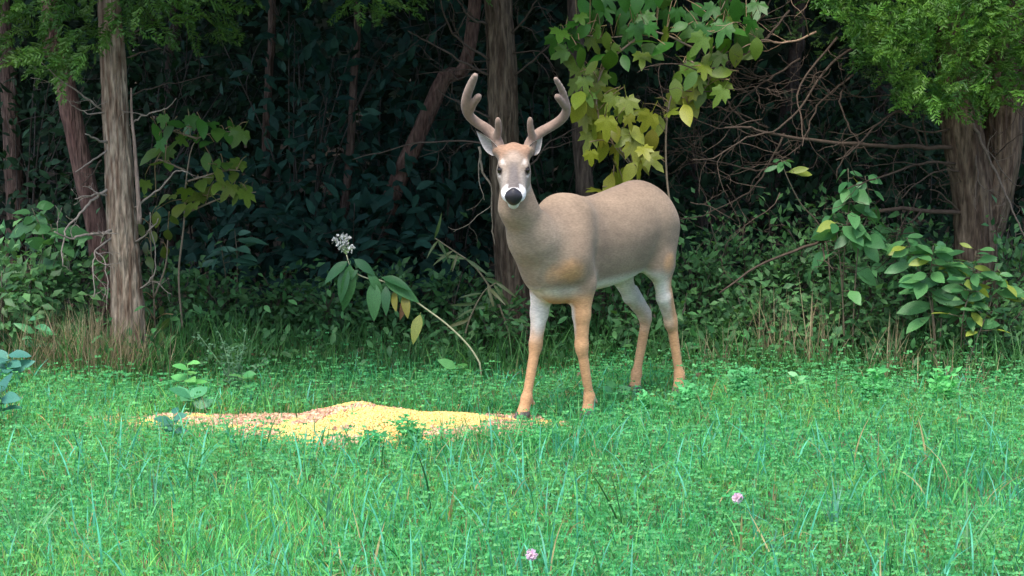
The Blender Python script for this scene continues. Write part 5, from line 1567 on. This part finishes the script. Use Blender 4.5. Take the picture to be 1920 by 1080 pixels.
feathery(609, 1760, 765, "bright leafy weed at the lawn's edge below the stout cedar", 0.18, 9, (0.10, 0.27, 0.11), ls=0.032)
feathery(610, 1100, 815, "small weed around the deer's near forehoof", 0.07, 7, (0.07, 0.23, 0.09), ls=0.02)

def tuft(seed, u, v, label, n, h, w, cols, lean=0.3, name="grass_tuft", group=None):
    rng = np.random.default_rng(seed)
    g = on_ground(u, v)
    root = empty(name, (g[0], g[1], 0), label, "grass tuft", group)
    me = []
    for k in range(n):
        mb = MB()
        p = g + np.array([rng.normal(0, 0.015), rng.normal(0, 0.015), 0.0])
        p[2] = ground_z(p[0], p[1]) - 0.004
        blades(mb, p[None], np.array([h * rng.uniform(0.6, 1.05)]), np.array([w * rng.uniform(0.8, 1.2)]), np.abs(rng.normal(0.05, lean, 1)), rng.uniform(0, 2 * np.pi, 1), rng.uniform(0.2, 1.3, 1), mixcol(cols[0], cols[1], [rng.random()], rng), rng, 6)
        mb.build("blade", M_GRASS, root)
BLUEG, DARKG, PALEG = ((0.07, 0.23, 0.16), (0.10, 0.29, 0.19)), ((0.03, 0.12, 0.035), (0.05, 0.16, 0.05)), ((0.12, 0.30, 0.14), (0.16, 0.34, 0.16))
tuft(701, 1565, 1010, "tuft of blue-green upright blades among the clover", 9, 0.24, 0.008, BLUEG, 0.12)
tuft(702, 1820, 1060, "large sprawling grass tuft in the lawn, widest of all", 12, 0.28, 0.009, PALEG, 0.45)
tuft(703, 790, 985, "dark single long blades rising in front of the corn heap", 5, 0.30, 0.007, DARKG, 0.35)
tuft(704, 1170, 1000, "dark leaning blades in the lawn in front of the deer", 6, 0.32, 0.007, DARKG, 0.35)
tuft(705, 290, 985, "blue-green straight blades in front of the corn's left end", 5, 0.28, 0.007, BLUEG, 0.15)
tuft(706, 410, 960, "pale crossing blades in the lawn in front of the corn", 6, 0.28, 0.007, BLUEG, 0.5)
tuft(707, 50, 1040, "arching tuft of broad blades, left of the straight blue-green blades", 9, 0.28, 0.009, PALEG, 0.4)
tuft(708, 615, 1010, "curling pale tuft between the dark blades and the crossing blades", 8, 0.24, 0.009, BLUEG, 0.3)
tuft(709, 1445, 1050, "grey-green combed tuft beside the pink clover head", 10, 0.17, 0.007, BLUEG, 0.4)

def clover_flower(u, v, z, r, label):
    rng = np.random.default_rng(int(u))
    c = on_ground(u, v, z)
    root = empty("clover_flower", (c[0], c[1], 0), label, "flower")
    MB().tube(smooth_path([(c[0], c[1], -0.005), (c[0] + 0.006, c[1], z * 0.5), c], 3), [0.0016] * 7, 5, (0.12, 0.24, 0.09)).build("stem", M_STEM, root)
    n = 70
    d = unit(rng.normal(0, 1, (n, 3)) + (0, 0, 0.25))
    mb = MB()
    scatter(mb, np.array([(-0.2, 0, 0), (0.2, 0, 0), (0.28, 0.7, 0.08), (0, 1.0, 0), (-0.28, 0.7, 0.08)]), [np.array([(0, 1, 2), (0, 2, 3), (0, 3, 4)])], c + d * r * 0.25, frames(d + rng.normal(0, 0.15, (n, 3)), rng.normal(0, 1, (n, 3))), np.full(n, r), mixcol((0.62, 0.42, 0.60), (0.80, 0.66, 0.78), rng.random(n), rng, 0.1))
    mb.build("flower_head", M_GRASS, root)
clover_flower(1383, 934, 0.13, 0.016, "pale pink clover head standing by itself in the grass right of the deer")
clover_flower(997, 1040, 0.13, 0.016, "pink clover head in the grass in front of the deer, half hidden by blades")
